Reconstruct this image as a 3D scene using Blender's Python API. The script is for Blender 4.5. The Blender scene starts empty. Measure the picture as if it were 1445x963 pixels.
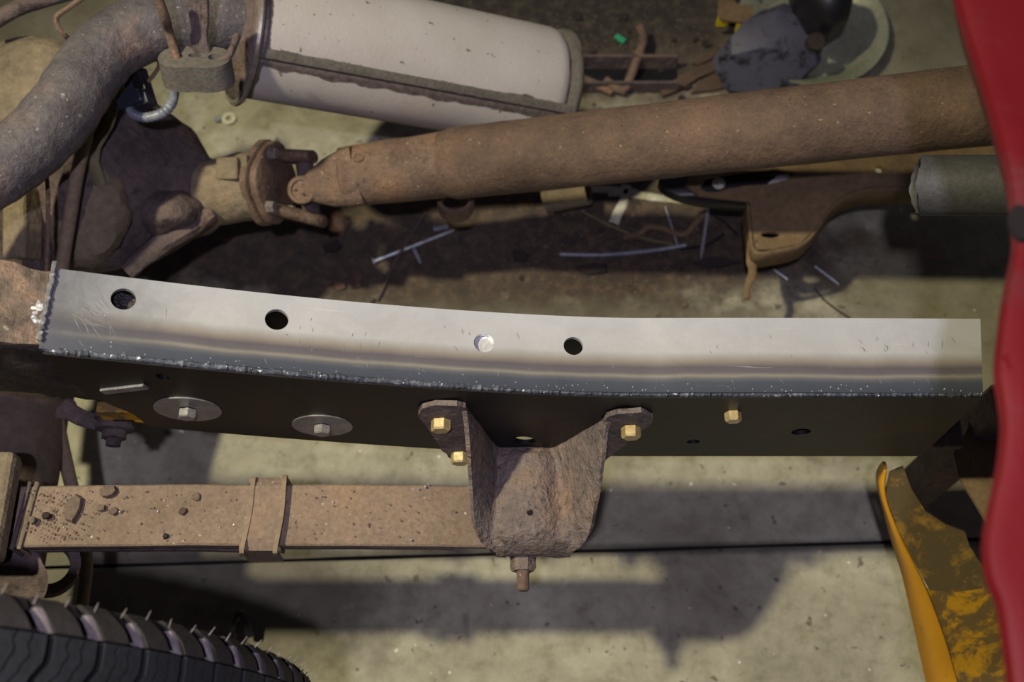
import bpy, bmesh, math, random
from mathutils import Vector, Matrix, noise
from mathutils.geometry import delaunay_2d_cdt, intersect_point_tri_2d
rnd = random.Random(7)
sc = bpy.context.scene
COL = sc.collection

# ---------------------------------------------------------------- camera
PITCH = math.radians(66.5)
FPX = 1650.0
CAM = Vector((0, 0, 1.36))
cd = bpy.data.cameras.new('camera'); cam = bpy.data.objects.new('camera', cd); COL.objects.link(cam)
cam.location = CAM; cam.rotation_euler = (math.pi/2 - PITCH, 0, 0)
cd.sensor_width = 36; cd.lens = 36*FPX/1445
cd.clip_start = .02
cd.dof.use_dof = True; cd.dof.focus_distance = .93; cd.dof.aperture_fstop = 6.3
sc.camera = cam

# ---------------------------------------------------------------- light
w = bpy.data.worlds.new('garage_air'); sc.world = w; w.use_nodes = True
w.node_tree.nodes['Background'].inputs[0].default_value = (.84, .76, 1.0, 1)
w.node_tree.nodes['Background'].inputs[1].default_value = .04
def lamp(name, loc, target, power, color, size, cone):
    d = bpy.data.lights.new(name, 'SPOT'); d.energy = power; d.color = color
    d.shadow_soft_size = size; d.spot_size = math.radians(cone); d.spot_blend = .85
    o = bpy.data.objects.new(name, d); COL.objects.link(o); o.location = loc
    o.rotation_euler = (Vector(target)-Vector(loc)).to_track_quat('-Z', 'Y').to_euler()
    return o
lamp('warm_work_lamp', (-1.14, .31, 2.75), (-.22, .16, .2), 222, (1.0, .90, .60), .05, 54)
lamp('cool_work_lamp', (-.06, -.12, 1.78), (-.08, .42, .3), 27, (.84, .78, 1.0), .016, 80)
sc.view_settings.view_transform = 'Standard'; sc.view_settings.look = 'None'
sc.view_settings.exposure = .46; sc.view_settings.gamma = 1; sc.view_settings.use_curve_mapping = False

# ---------------------------------------------------------------- measuring helpers
F_ = Vector((0, math.cos(PITCH), -math.sin(PITCH))); U_ = Vector((0, math.sin(PITCH), math.cos(PITCH))); R_ = Vector((1, 0, 0))
def ray(x, y): return F_ + R_*((x-722.5)/FPX) - U_*((y-481.5)/FPX)
def P(x, y, z):                       # point at height z
    r = ray(x, y); return CAM + r*((z-CAM.z)/r.z)
def PY(x, y, Y):                      # point in the vertical plane at Y
    r = ray(x, y); return CAM + r*(Y/r.y)
def D(x, y, d): return CAM + ray(x, y)*d

# ---------------------------------------------------------------- material helpers
MATS = {}
def lin(c):
    return tuple(((v/255)/12.92 if v/255 <= .04045 else ((v/255+.055)/1.055)**2.4) for v in c) + (1,)
def base_mat(name, rough=.7, metal=0.0):
    m = bpy.data.materials.new(name); m.use_nodes = True
    nt = m.node_tree; b = nt.nodes['Principled BSDF']
    b.inputs['Roughness'].default_value = rough; b.inputs['Metallic'].default_value = metal
    return m, nt, b
def nd(nt, t, **k):
    n = nt.nodes.new(t)
    for a, v in k.items(): setattr(n, a, v)
    return n
def noise_n(nt, vec, scale, detail=6, rough=.6, dist=0):
    n = nd(nt, 'ShaderNodeTexNoise'); n.inputs['Scale'].default_value = scale
    n.inputs['Detail'].default_value = detail; n.inputs['Roughness'].default_value = rough; n.inputs['Distortion'].default_value = dist
    nt.links.new(vec, n.inputs['Vector']); return n.outputs['Fac']
def ramp(nt, fac, stops, interp='LINEAR'):
    r = nd(nt, 'ShaderNodeValToRGB'); r.color_ramp.interpolation = interp
    e = r.color_ramp.elements
    while len(e) < len(stops): e.new(.5)
    for i, (p, c) in enumerate(stops):
        e[i].position = p; e[i].color = c if len(c) == 4 else lin(c)
    nt.links.new(fac, r.inputs[0]); return r.outputs['Color']
def mixc(nt, fac, a, b, mode='MIX'):
    m = nd(nt, 'ShaderNodeMix', data_type='RGBA', blend_type=mode)
    if isinstance(fac, (int, float)): m.inputs[0].default_value = fac
    else: nt.links.new(fac, m.inputs[0])
    for i, v in ((6, a), (7, b)):
        if isinstance(v, tuple): m.inputs[i].default_value = v if len(v) == 4 else lin(v)
        else: nt.links.new(v, m.inputs[i])
    return m.outputs[2]
def math_n(nt, op, a, b=0.0, clamp=False):
    m = nd(nt, 'ShaderNodeMath', operation=op); m.use_clamp = clamp
    for i, v in ((0, a), (1, b)):
        if isinstance(v, (int, float)): m.inputs[i].default_value = v
        else: nt.links.new(v, m.inputs[i])
    return m.outputs[0]
def bump(nt, b, h, strength, dist=.001):
    n = nd(nt, 'ShaderNodeBump'); n.inputs['Strength'].default_value = strength; n.inputs['Distance'].default_value = dist
    nt.links.new(h, n.inputs['Height']); nt.links.new(n.outputs[0], b.inputs['Normal'])
BW = ((0, 0, 0, 1), (1, 1, 1, 1))
def grimy(name, cols, scale=18, rough=.85, metal=0, bump_s=.6, bump_d=.0012, fine=220, specks=None, pit=None):
    """mottled surface: three tones by broad noise, fine grain, optional bright specks and pits"""
    m, nt, b = base_mat(name, rough, metal)
    g = nd(nt, 'ShaderNodeNewGeometry').outputs['Position']
    n1 = noise_n(nt, g, scale, 8, .65)
    k = len(cols); c = ramp(nt, n1, [(.30+.42*i/max(1, k-1), cols[i]) for i in range(k)])
    n2 = noise_n(nt, g, fine, 4, .7)
    c = mixc(nt, .55, c, ramp(nt, n2, [(.3, (.45, .45, .45, 1)), (.7, (1.25, 1.25, 1.25, 1))]), 'MULTIPLY')
    h = math_n(nt, 'ADD', n2, math_n(nt, 'MULTIPLY', noise_n(nt, g, fine*.35, 5, .6), 1.6))
    if pit:
        n3 = noise_n(nt, g, pit, 2, .5); mk = ramp(nt, n3, [(.62, BW[0]), (.70, BW[1])])
        c = mixc(nt, math_n(nt, 'MULTIPLY', mk, .5), c, (30, 24, 22))
    if specks:
        n4 = noise_n(nt, g, specks[0], 2, .5); mk = ramp(nt, n4, [(specks[2], BW[0]), (specks[2]+.04, BW[1])])
        c = mixc(nt, mk, c, specks[1])
    nt.links.new(c, b.inputs['Base Color']); bump(nt, b, h, bump_s, bump_d)
    return m

def M_top_plate():
    m, nt, b = base_mat('bare_steel_with_heat_tint', .42, .35)
    uv = nd(nt, 'ShaderNodeUVMap').outputs[0]
    sep = nd(nt, 'ShaderNodeSeparateXYZ'); nt.links.new(uv, sep.inputs[0])
    g = nd(nt, 'ShaderNodeNewGeometry').outputs['Position']
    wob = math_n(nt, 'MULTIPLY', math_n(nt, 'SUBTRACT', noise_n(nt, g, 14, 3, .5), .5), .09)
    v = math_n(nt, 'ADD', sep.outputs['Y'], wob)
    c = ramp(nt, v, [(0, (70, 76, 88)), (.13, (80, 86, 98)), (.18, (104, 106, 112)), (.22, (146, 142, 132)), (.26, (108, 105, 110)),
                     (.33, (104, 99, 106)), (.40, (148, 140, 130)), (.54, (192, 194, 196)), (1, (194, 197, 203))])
    # darker, ground area at the welded left end
    gx = ramp(nt, math_n(nt, 'ADD', sep.outputs['X'], math_n(nt, 'MULTIPLY', noise_n(nt, g, 40, 5, .7, 1.5), .08)), [(.045, BW[1]), (.17, BW[0])])
    c = mixc(nt, math_n(nt, 'MULTIPLY', gx, .8), c, (92, 94, 104))
    cloud = ramp(nt, noise_n(nt, g, 16, 8, .7, .6), [(.3, (.80, .80, .80, 1)), (.7, (1.06, 1.06, 1.06, 1))])
    c = mixc(nt, .8, c, cloud, 'MULTIPLY')
    # fine scratches: stretched noise thresholds
    mp = nd(nt, 'ShaderNodeMapping'); mp.inputs['Rotation'].default_value = (0, 0, .9); mp.inputs['Scale'].default_value = (14, 420, 14)
    nt.links.new(g, mp.inputs[0])
    s1 = ramp(nt, noise_n(nt, mp.outputs[0], 1, 3, .5), [(.70, BW[0]), (.735, BW[1])])
    c = mixc(nt, math_n(nt, 'MULTIPLY', s1, math_n(nt, 'ADD', math_n(nt, 'MULTIPLY', gx, .8), .25)), c, (225, 225, 228))
    nt.links.new(c, b.inputs['Base Color'])
    bump(nt, b, math_n(nt, 'ADD', noise_n(nt, g, 300, 3, .6), noise_n(nt, g, 30, 3, .6)), .12, .0006)
    return m

def M_shell():
    """aluminised muffler shell: pale metal, rust-brown along seams (UV.y) and the end"""
    m, nt, b = base_mat('aluminised_muffler_steel', .45, .25)
    uv = nd(nt, 'ShaderNodeUVMap').outputs[0]
    sep = nd(nt, 'ShaderNodeSeparateXYZ'); nt.links.new(uv, sep.inputs[0])
    g = nd(nt, 'ShaderNodeNewGeometry').outputs['Position']
    n = noise_n(nt, g, 28, 7, .6)
    e = math_n(nt, 'ADD', sep.outputs['Y'], math_n(nt, 'MULTIPLY', math_n(nt, 'SUBTRACT', n, .5), .20))
    mask = ramp(nt, e, [(.135, BW[1]), (.150, BW[0])])
    c = ramp(nt, noise_n(nt, g, 9, 6, .6), [(.3, (186, 180, 176)), (.7, (204, 200, 200))])
    c = mixc(nt, ramp(nt, noise_n(nt, g, 120, 2, .5), [(.70, BW[0]), (.74, BW[1])]), c, (120, 112, 100))
    br = ramp(nt, noise_n(nt, g, 160, 5, .7), [(.3, (70, 62, 62)), (.7, (116, 106, 104))])
    c = mixc(nt, mask, c, br)
    nt.links.new(c, b.inputs['Base Color']); bump(nt, b, math_n(nt, 'ADD', noise_n(nt, g, 250, 4, .6), mask), .3, .001)
    return m

def M_floor():
    m, nt, b = base_mat('stained_concrete', .78, 0)
    g = nd(nt, 'ShaderNodeNewGeometry').outputs['Position']
    n1 = noise_n(nt, g, 5, 9, .68, .3)
    c = ramp(nt, n1, [(.30, (112, 108, 92)), (.5, (150, 147, 130)), (.68, (178, 175, 158))])
    n2 = noise_n(nt, g, 38, 7, .7)
    c = mixc(nt, .7, c, ramp(nt, n2, [(.28, (.50, .48, .40, 1)), (.5, (1, 1, 1, 1)), (.75, (1.16, 1.16, 1.14, 1))]), 'MULTIPLY')
    # oil spots
    c = mixc(nt, math_n(nt, 'MULTIPLY', ramp(nt, noise_n(nt, g, 60, 3, .5), [(.66, BW[0]), (.71, BW[1])]), .7), c, (58, 52, 44))
    c = mixc(nt, math_n(nt, 'MULTIPLY', ramp(nt, noise_n(nt, g, 13, 5, .7, 1), [(.60, BW[0]), (.70, BW[1])]), .45), c, (92, 86, 70))
    c = mixc(nt, ramp(nt, noise_n(nt, g, 95, 1, .5), [(.76, BW[0]), (.78, BW[1])]), c, (205, 205, 200))
    # ragged-edged ellipses of tone: some greasy dirt, some painting in dim light
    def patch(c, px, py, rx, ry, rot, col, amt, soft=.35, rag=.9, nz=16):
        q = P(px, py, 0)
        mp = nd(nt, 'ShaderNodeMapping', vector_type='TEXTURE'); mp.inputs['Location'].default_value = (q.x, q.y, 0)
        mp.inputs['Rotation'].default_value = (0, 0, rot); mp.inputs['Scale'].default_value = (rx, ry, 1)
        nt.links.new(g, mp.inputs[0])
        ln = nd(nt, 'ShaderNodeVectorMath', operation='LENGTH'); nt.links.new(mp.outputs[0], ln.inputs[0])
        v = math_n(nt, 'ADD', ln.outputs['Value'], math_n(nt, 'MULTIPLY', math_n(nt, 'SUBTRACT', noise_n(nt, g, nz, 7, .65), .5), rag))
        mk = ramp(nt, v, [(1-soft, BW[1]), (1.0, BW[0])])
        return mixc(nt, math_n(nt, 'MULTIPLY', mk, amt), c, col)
    dirt = ramp(nt, noise_n(nt, g, 55, 8, .75), [(.32, (34, 27, 25)), (.5, (60, 48, 40)), (.66, (92, 76, 58)), (.8, (128, 112, 84))])
    darkd = ramp(nt, noise_n(nt, g, 60, 8, .75), [(.32, (22, 20, 20)), (.5, (42, 38, 36)), (.7, (84, 76, 62))])
    c = patch(c, 620, 345, .62, .12, 0, dirt, .96)
    c = patch(c, 960, 330, .26, .13, 0, dirt, .8)
    c = patch(c, 760, 40, .52, .15, -.05, dirt, .93)
    c = patch(c, 720, 14, .42, .10, 0, darkd, .9)
    c = patch(c, 1310, 60, .30, .20, 0, (84, 80, 56), .62)  # dirt tone that also paints in the warm lamp's falloff
    c = patch(c, 90, 40, .30, .12, 0, (92, 88, 60), .6)  # paints in the weak, warm-only light of the far left corner
    c = patch(c, 1330, 520, .16, .26, 0, (92, 88, 62), .5)  # olive tone painting the dimmer warm light towards the right
    c = patch(c, 700, 455, .5, .045, 0, (70, 62, 50), .7)  # darker strip along the far side of the rail
    c = patch(c, 860, 777, .75, .010, .02, (44, 38, 34), .7, .6, .5, 40)
    c = patch(c, 200, 860, .35, .14, 0, (60, 54, 46), .7)  # paints extra shadow below the axle and tyre
    nt.links.new(c, b.inputs['Base Color'])
    bump(nt, b, math_n(nt, 'ADD', n2, noise_n(nt, g, 160, 4, .6)), .35, .002)
    return m

def M_paint(name, col, worn, amt=.62, rough=.5, scale=22, bs=.15):
    m, nt, b = base_mat(name, rough, 0)
    g = nd(nt, 'ShaderNodeNewGeometry').outputs['Position']
    n = noise_n(nt, g, scale, 8, .72, .4)
    c = mixc(nt, ramp(nt, n, [(amt-.06, BW[0]), (amt+.03, BW[1])]), col, worn)
    c = mixc(nt, .5, c, ramp(nt, noise_n(nt, g, 8, 6, .6), [(.3, (.72, .72, .72, 1)), (.7, (1.1, 1.1, 1.1, 1))]), 'MULTIPLY')
    nt.links.new(c, b.inputs['Base Color']); bump(nt, b, noise_n(nt, g, 130, 5, .6), bs, .001)
    return m

MT = dict(
    joint_bore_dark=grimy('joint_and_bore_shade', [(12, 11, 10), (20, 19, 17)], 30, .95, 0, .4, .001),  # near-black of the floor joint; also paints shade inside the cut tube
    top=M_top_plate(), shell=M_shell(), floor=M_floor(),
    web=grimy('mill_scale_steel', [(15, 15, 18), (24, 22, 24), (56, 45, 36)], 12, .5, .3, .2, .0006, 160),
    edge=grimy('cut_steel_edge', [(120, 120, 124), (165, 165, 168)], 60, .4, .5, .3, .0006, 300),
    bead=grimy('weld_bead_steel', [(52, 56, 66), (78, 84, 96), (130, 134, 144)], 110, .5, .35, .9, .0012, 420, (300, (215, 218, 225), .66)),
    spat=grimy('weld_spatter_steel', [(190, 192, 200), (240, 240, 244)], 60, .3, .5, .2),
    oldrail=grimy('rust_scaled_frame', [(54, 46, 44), (112, 98, 88), (156, 126, 102)], 38, .8, .1, 1.0, .003, 150, (70, (160, 155, 140), .68)),
    oldweb=grimy('black_rust_scale', [(16, 14, 16), (38, 33, 36), (84, 74, 74)], 34, .55, .1, 1.0, .004, 120),
    rust=grimy('brown_rust_pipe', [(74, 59, 51), (102, 83, 70), (124, 100, 83)], 12, .8, .05, .8, .0018, 210, (240, (162, 138, 110), .71), 210),
    rust_yoke=grimy('orange_rust_casting', [(90, 72, 62), (116, 96, 82), (138, 108, 82)], 20, .8, .05, .7, .0018, 190, (260, (160, 140, 116), .68), 160),
    rust_dark=grimy('dark_rust_casting', [(66, 56, 56), (94, 82, 82), (118, 98, 88)], 14, .85, .05, 1.0, .003, 110, None, 60),
    leaf=grimy('dusty_rust_spring_steel', [(106, 90, 76), (128, 111, 97), (142, 118, 96)], 10, .85, .02, .6, .0016, 240, (210, (168, 160, 152), .71)),
    hanger=grimy('rust_scaled_hanger', [(90, 82, 82), (118, 106, 102), (140, 116, 96)], 17, .8, .05, 1.3, .0030, 150, None, 130),
    pipe=grimy('blue_grey_exhaust_pipe', [(76, 70, 74), (96, 92, 97), (124, 104, 98)], 18, .7, .1, .9, .002, 170, (240, (140, 138, 140), .68)),
    dust=grimy('dust_coated_iron', [(96, 86, 70), (124, 112, 94), (138, 122, 98)], 14, .9, 0, .8, .003, 110),
    axle=grimy('brown_axle_paint', [(78, 66, 60), (94, 80, 72), (110, 92, 76)], 8, .75, 0, .5, .002, 100),
    rubber_dusty=grimy('dusty_rubber', [(88, 84, 80), (108, 104, 98)], 30, .9, 0, .5, .0015, 240),
    cable=grimy('olive_cable_sheath', [(96, 92, 62), (120, 112, 84)], 20, .7, 0, .3, .001, 150),
    tan=grimy('tan_cable_sheath', [(118, 102, 84), (134, 118, 98)], 20, .75, 0, .3, .001, 150),
    black=grimy('black_plastic', [(16, 16, 20), (28, 28, 34)], 20, .4, 0, .2, .0006),
    plug=grimy('blue_black_plastic', [(30, 33, 48), (42, 46, 62)], 20, .45, 0, .2, .0006),
    hose=grimy('grey_blue_hose', [(90, 96, 112), (150, 156, 168)], 60, .4, 0, .3, .0008),
    clamp=grimy('worn_bright_clamp', [(120, 112, 104), (176, 170, 164)], 40, .4, .5, .3, .0008),
    goldtop=grimy('zinc_yellow_bolt', [(172, 148, 92), (210, 194, 150)], 60, .32, .35, .2, .0006),
    zinc=grimy('zinc_washer_steel', [(120, 118, 116), (152, 150, 148)], 50, .38, .35, .3, .0006, 260),
    silver=grimy('bright_nail_steel', [(150, 156, 165), (210, 214, 220)], 90, .35, .5, .2, .0006),
    red=M_paint('red_body_paint', (98, 12, 20), (92, 34, 38), .62, .45, 7, .12),
    hole_shade=grimy('hole_shade_black', [(10, 6, 7), (16, 9, 10)], 20, .95),  # near-black for solid discs, painting the shade inside holes
    yellow=M_paint('worn_yellow_paint', (190, 142, 22), (108, 88, 50), .50, .55, 26, .4),
    yellowd=M_paint('grease_worn_yellow_paint', (150, 116, 44), (92, 78, 50), .44, .6, 20, .4),
    tube=grimy('grey_primed_tube', [(60, 60, 60), (80, 80, 80)], 30, .6, .15, .3, .0008, 300),
    cross=grimy('olive_brown_crossmember', [(88, 72, 50), (112, 92, 66), (128, 108, 78)], 9, .8, .05, .5, .0015, 120),
    flake=grimy('rust_flake', [(56, 42, 38), (84, 64, 56), (104, 78, 64)], 40, .85, 0, .6, .002),
    flaked=grimy('dark_rust_flake', [(36, 28, 28), (56, 44, 42)], 40, .85, 0, .6, .002),
    clod=grimy('dried_mud', [(96, 82, 72), (124, 108, 94)], 40, .95, 0, .9, .003),
    tread=grimy('tyre_rubber', [(32, 34, 38), (43, 45, 50)], 22, .62, 0, .35, .0008, 260),
    shoulder=grimy('dusty_tyre_shoulder', [(38, 35, 34), (54, 50, 47)], 22, .75, 0, .4, .001, 240),
    wear=grimy('scuffed_tyre_rubber', [(112, 104, 108), (150, 142, 144)], 60, .7, 0, .3, .001),
    white=grimy('white_residue', [(170, 168, 150), (214, 212, 196)], 60, .9, 0, .6, .002),
    green=grimy('green_plastic', [(40, 140, 100), (60, 170, 124)], 20, .5),
    bowl=grimy('dull_steel_bowl', [(128, 132, 110), (168, 172, 150)], 12, .4, .3, .2, .0008),
    greyblue=M_paint('smeared_blue_grey_plastic', (72, 72, 88), (18, 18, 22), .58, .5, 30, .3),
    card=grimy('rust_brown_tile', [(72, 56, 44), (98, 82, 68)], 12, .85, 0, .4, .0015, 160),
    gold_old=grimy('dirty_brass_plated_bolt', [(104, 88, 56), (136, 118, 84)], 50, .5, .3, .4, .001),
)

# ---------------------------------------------------------------- mesh helpers
def link(name, verts, faces, mat, parent=None, smooth=True, uvs=None, auto=35):
    vs = [Vector(v) for v in verts]
    c = sum(vs, Vector())/max(1, len(vs))
    me = bpy.data.meshes.new(name); me.from_pydata([v-c for v in vs], [], faces)
    if uvs:
        l = me.uv_layers.new(name='UVMap')
        for lp in me.loops: l.data[lp.index].uv = uvs[lp.vertex_index]
    me.materials.append(MT[mat] if isinstance(mat, str) else mat)
    bm = bmesh.new(); bm.from_mesh(me); bmesh.ops.recalc_face_normals(bm, faces=bm.faces); bm.to_mesh(me); bm.free()
    if smooth:
        me.polygons.foreach_set('use_smooth', [True]*len(me.polygons)); me.set_sharp_from_angle(angle=math.radians(auto))
    o = bpy.data.objects.new(name, me); COL.objects.link(o)
    if parent:
        o.parent = parent; q = parent
        off = Vector()
        while q: off += q.location; q = q.parent
        o.location = c-off
    else: o.location = c
    return o
class MB:
    def __init__(s): s.v = []; s.f = []
    def add(s, v, f):
        k = len(s.v); s.v += [Vector(a) for a in v]; s.f += [[i+k for i in q] for q in f]; return s
    def build(s, name, mat, parent=None, **k): return link(name, s.v, s.f, mat, parent, **k)
def frame(d):
    d = d.normalized(); a = Vector((0, 0, 1)) if abs(d.z) < .9 else Vector((0, 1, 0))
    u = d.cross(a).normalized(); return u, d.cross(u).normalized()
def spline(pts, n=8):
    out = []
    m = len(pts)
    for i in range(m-1):
        p0 = pts[max(0, i-1)]; p1 = pts[i]; p2 = pts[i+1]; p3 = pts[min(m-1, i+2)]
        for k in range(n):
            t = k/n
            out.append(.5*((2*p1)+(p2-p0)*t+(2*p0-5*p1+4*p2-p3)*t*t+(3*p1-p0-3*p2+p3)*t**3))
    out.append(pts[-1]); return out
def tubeg(pts, r, seg=12, caps=True, wob=0, ns=60, flat=1.0, up=None):
    """tube geometry along pts; r number or list"""
    pts = [Vector(p) for p in pts]; n = len(pts)
    rr = r if isinstance(r, (list, tuple)) else [r]*n
    v = []; f = []; u = None
    for i, p in enumerate(pts):
        d = (pts[min(n-1, i+1)]-pts[max(0, i-1)])
        if d.length < 1e-9: d = pts[min(n-1, i+2)]-p if i < n-2 else p-pts[max(0, i-2)]
        d.normalize()
        if u is None: u, _ = frame(d)
        if up: u = d.cross(up)
        u = (u-d*u.dot(d)).normalized(); w2 = d.cross(u)
        for k in range(seg):
            a = 2*math.pi*k/seg; q = u*math.cos(a)+w2*math.sin(a)*flat
            rad = rr[i]
            if wob: rad += wob*noise.noise((p+q*rad)*ns)
            v.append(p+q*rad)
    for i in range(n-1):
        for k in range(seg): f.append([i*seg+k, i*seg+(k+1) % seg, (i+1)*seg+(k+1) % seg, (i+1)*seg+k])
    if caps: f.append(list(range(seg))[::-1]); f.append([(n-1)*seg+k for k in range(seg)])
    return v, f
def tube(name, pts, r, mat, parent=None, seg=12, caps=True, **k):
    v, f = tubeg(pts, r, seg, caps, **k); return link(name, v, f, mat, parent)
def hollow(name, a, b, ro, ri, mat, parent=None, seg=40, jag=None):
    a = Vector(a); b = Vector(b); d = (b-a).normalized(); u, w2 = frame(d); v = []; f = []
    for (p, r, j) in ((a, ro, 1), (b, ro, 0), (b, ri, 0), (a, ri, 1)):
        for k in range(seg):
            t = 2*math.pi*k/seg; e = jag(t) if (jag and j) else 0
            v.append(p+d*e+(u*math.cos(t)+w2*math.sin(t))*r)
    for i in range(4):
        for k in range(seg): f.append([i*seg+k, i*seg+(k+1) % seg, ((i+1) % 4)*seg+(k+1) % seg, ((i+1) % 4)*seg+k])
    return link(name, v, f, mat, parent)
def lathe(name, o, d, prof, mat, parent=None, seg=32, closed=False):
    o = Vector(o); d = Vector(d).normalized(); u, w2 = frame(d); v = []; f = []; n = len(prof)
    for (t, r) in prof:
        for k in range(seg):
            a = 2*math.pi*k/seg; v.append(o+d*t+(u*math.cos(a)+w2*math.sin(a))*r)
    for i in range(n if closed else n-1):
        for k in range(seg): f.append([i*seg+k, i*seg+(k+1) % seg, ((i+1) % n)*seg+(k+1) % seg, ((i+1) % n)*seg+k])
    if not closed: f.append(list(range(seg))[::-1]); f.append([(n-1)*seg+k for k in range(seg)])
    return link(name, v, f, mat, parent)
def boxg(c, s, rot=None):
    c = Vector(c); v = []
    for x in (-1, 1):
        for y in (-1, 1):
            for z in (-1, 1):
                q = Vector((x*s[0]/2, y*s[1]/2, z*s[2]/2)); v.append(c+(rot @ q if rot else q))
    return v, [[0, 1, 3, 2], [4, 6, 7, 5], [0, 4, 5, 1], [2, 3, 7, 6], [0, 2, 6, 4], [1, 5, 7, 3]]
def box(name, c, s, mat, parent=None, rot=None, bev=.0008):
    v, f = boxg(c, s, rot); o = link(name, v, f, mat, parent, smooth=False)
    if bev: b = o.modifiers.new('bevel', 'BEVEL'); b.width = bev; b.segments = 2
    return o
def inpoly(x, y, poly):
    c = False; j = len(poly)-1
    for i in range(len(poly)):
        a, b = poly[i], poly[j]
        if (a[1] > y) != (b[1] > y) and x < (b[0]-a[0])*(y-a[1])/(b[1]-a[1])+a[0]: c = not c
        j = i
    return c
def circ(x, y, rx, ry=None, n=20): return [(x+rx*math.cos(2*math.pi*k/n), y+(ry or rx)*math.sin(2*math.pi*k/n)) for k in range(n)]
def dense(poly, step):
    out = []
    for i, a in enumerate(poly):
        b = poly[(i+1) % len(poly)]; L = math.hypot(b[0]-a[0], b[1]-a[1]); n = max(1, int(L/step))
        for k in range(n): out.append((a[0]+(b[0]-a[0])*k/n, a[1]+(b[1]-a[1])*k/n))
    return out
def solid(name, vs, fs, thick, off, mat, parent=None, uv=None, auto=35):
    # give an open surface real thickness: both skins and the rim (off -1 grows against the normal, +1 along it, 0 both)
    bm = bmesh.new(); bv = [bm.verts.new(v) for v in vs]
    for f in fs:
        try: bm.faces.new([bv[i] for i in f])
        except ValueError: pass
    bmesh.ops.recalc_face_normals(bm, faces=bm.faces); bm.normal_update()
    if sum(f.normal.z for f in bm.faces)+.3*sum(-f.normal.y for f in bm.faces) < 0: bmesh.ops.reverse_faces(bm, faces=bm.faces); bm.normal_update()
    bm.verts.index_update(); n = len(bv); a = (off+1)/2*thick; b = a-thick
    nv = [v.co+v.normal*a for v in bv]+[v.co+v.normal*b for v in bv]
    nf = [[v.index for v in f.verts] for f in bm.faces]; m = len(nf)
    nf += [[i+n for i in f[::-1]] for f in nf[:m]]
    for e in bm.edges:
        if len(e.link_faces) == 1: i, j = e.verts[0].index, e.verts[1].index; nf.append([i, j, j+n, i+n])
    bm.free()
    return link(name, nv, nf, mat, parent, uvs=(uv+uv if uv else None), auto=auto)
def sheet(name, outline, holes, step, fn, thick, mat, parent=None, uvf=None, off=-1, jitter=0, refine=True, auto=35):
    """flat 2D outline with holes, filled with a grid, bent by fn(x, y) -> 3D point, given real thickness"""
    o2 = dense(outline, step) if refine else outline
    vs = []; es = []
    for lp in [o2]+holes:
        k = len(vs); vs += [Vector(q) for q in lp]; es += [(k+i, k+(i+1) % len(lp)) for i in range(len(lp))]
    xs = [q[0] for q in o2]; ys = [q[1] for q in o2]
    x = min(xs)+step*.5
    while x < max(xs):
        y = min(ys)+step*.5
        while y < max(ys):
            if inpoly(x, y, outline) and not any(inpoly(x, y, h) for h in holes):
                if min((q[0]-x)**2+(q[1]-y)**2 for q in vs[:len(es)]) > (step*.35)**2: vs.append(Vector((x, y)))
            y += step
        x += step
    r = delaunay_2d_cdt(vs, es, [], 0, 1e-9)
    fs = []
    for t in r[2]:
        cx = sum(r[0][i][0] for i in t)/3; cy = sum(r[0][i][1] for i in t)/3
        if inpoly(cx, cy, o2) and not any(inpoly(cx, cy, h) for h in holes): fs.append(list(t))
    used = sorted({i for f in fs for i in f}); mp = {a: b for b, a in enumerate(used)}
    v3 = [Vector(fn(*r[0][i])) for i in used]
    if jitter: v3 = [q+Vector((0, 0, jitter*noise.noise(q*50))) for q in v3]
    uv = [uvf(*r[0][i]) for i in used] if uvf else None
    return solid(name, v3, [[mp[i] for i in f] for f in fs], thick, off, mat, parent, uv, auto)
def thing(name, label, cat, loc=(0, 0, 0), group=None):
    o = bpy.data.objects.new(name, None); o.empty_display_size = .02; COL.objects.link(o); o.location = loc
    return tag(o, label, cat, group)
def tag(o, label=None, cat=None, group=None, kind=None):
    if label: o['label'] = label
    if cat: o['category'] = cat
    if group: o['group'] = group
    if kind: o['kind'] = kind
    return o
def hexbolt(name, p, axis, af, h, mat, parent, collar=False, spin=0.0):
    """hex head with a chamfered crown and a flange"""
    p = Vector(p); d = Vector(axis).normalized(); u, w2 = frame(d); R = af/2/math.cos(math.pi/6); mb = MB()
    v = []; f = []
    for (t, k_) in ((0, 1), (h*.82, 1), (h, .86)):
        for k in range(6):
            a = math.pi/3*k+spin; v.append(p+d*t+(u*math.cos(a)+w2*math.sin(a))*R*k_)
    for i in range(2):
        for k in range(6): f.append([i*6+k, i*6+(k+1) % 6, (i+1)*6+(k+1) % 6, (i+1)*6+k])
    f.append([12+k for k in range(6)]); f.append([5, 4, 3, 2, 1, 0]); mb.add(v, f)
    if collar: mb.add(*tubeg([p-d*.0005, p+d*.0016], R*1.22, 24))
    return mb.build(name, mat, parent, smooth=False)
def setorigin(o, parent): return o

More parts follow.
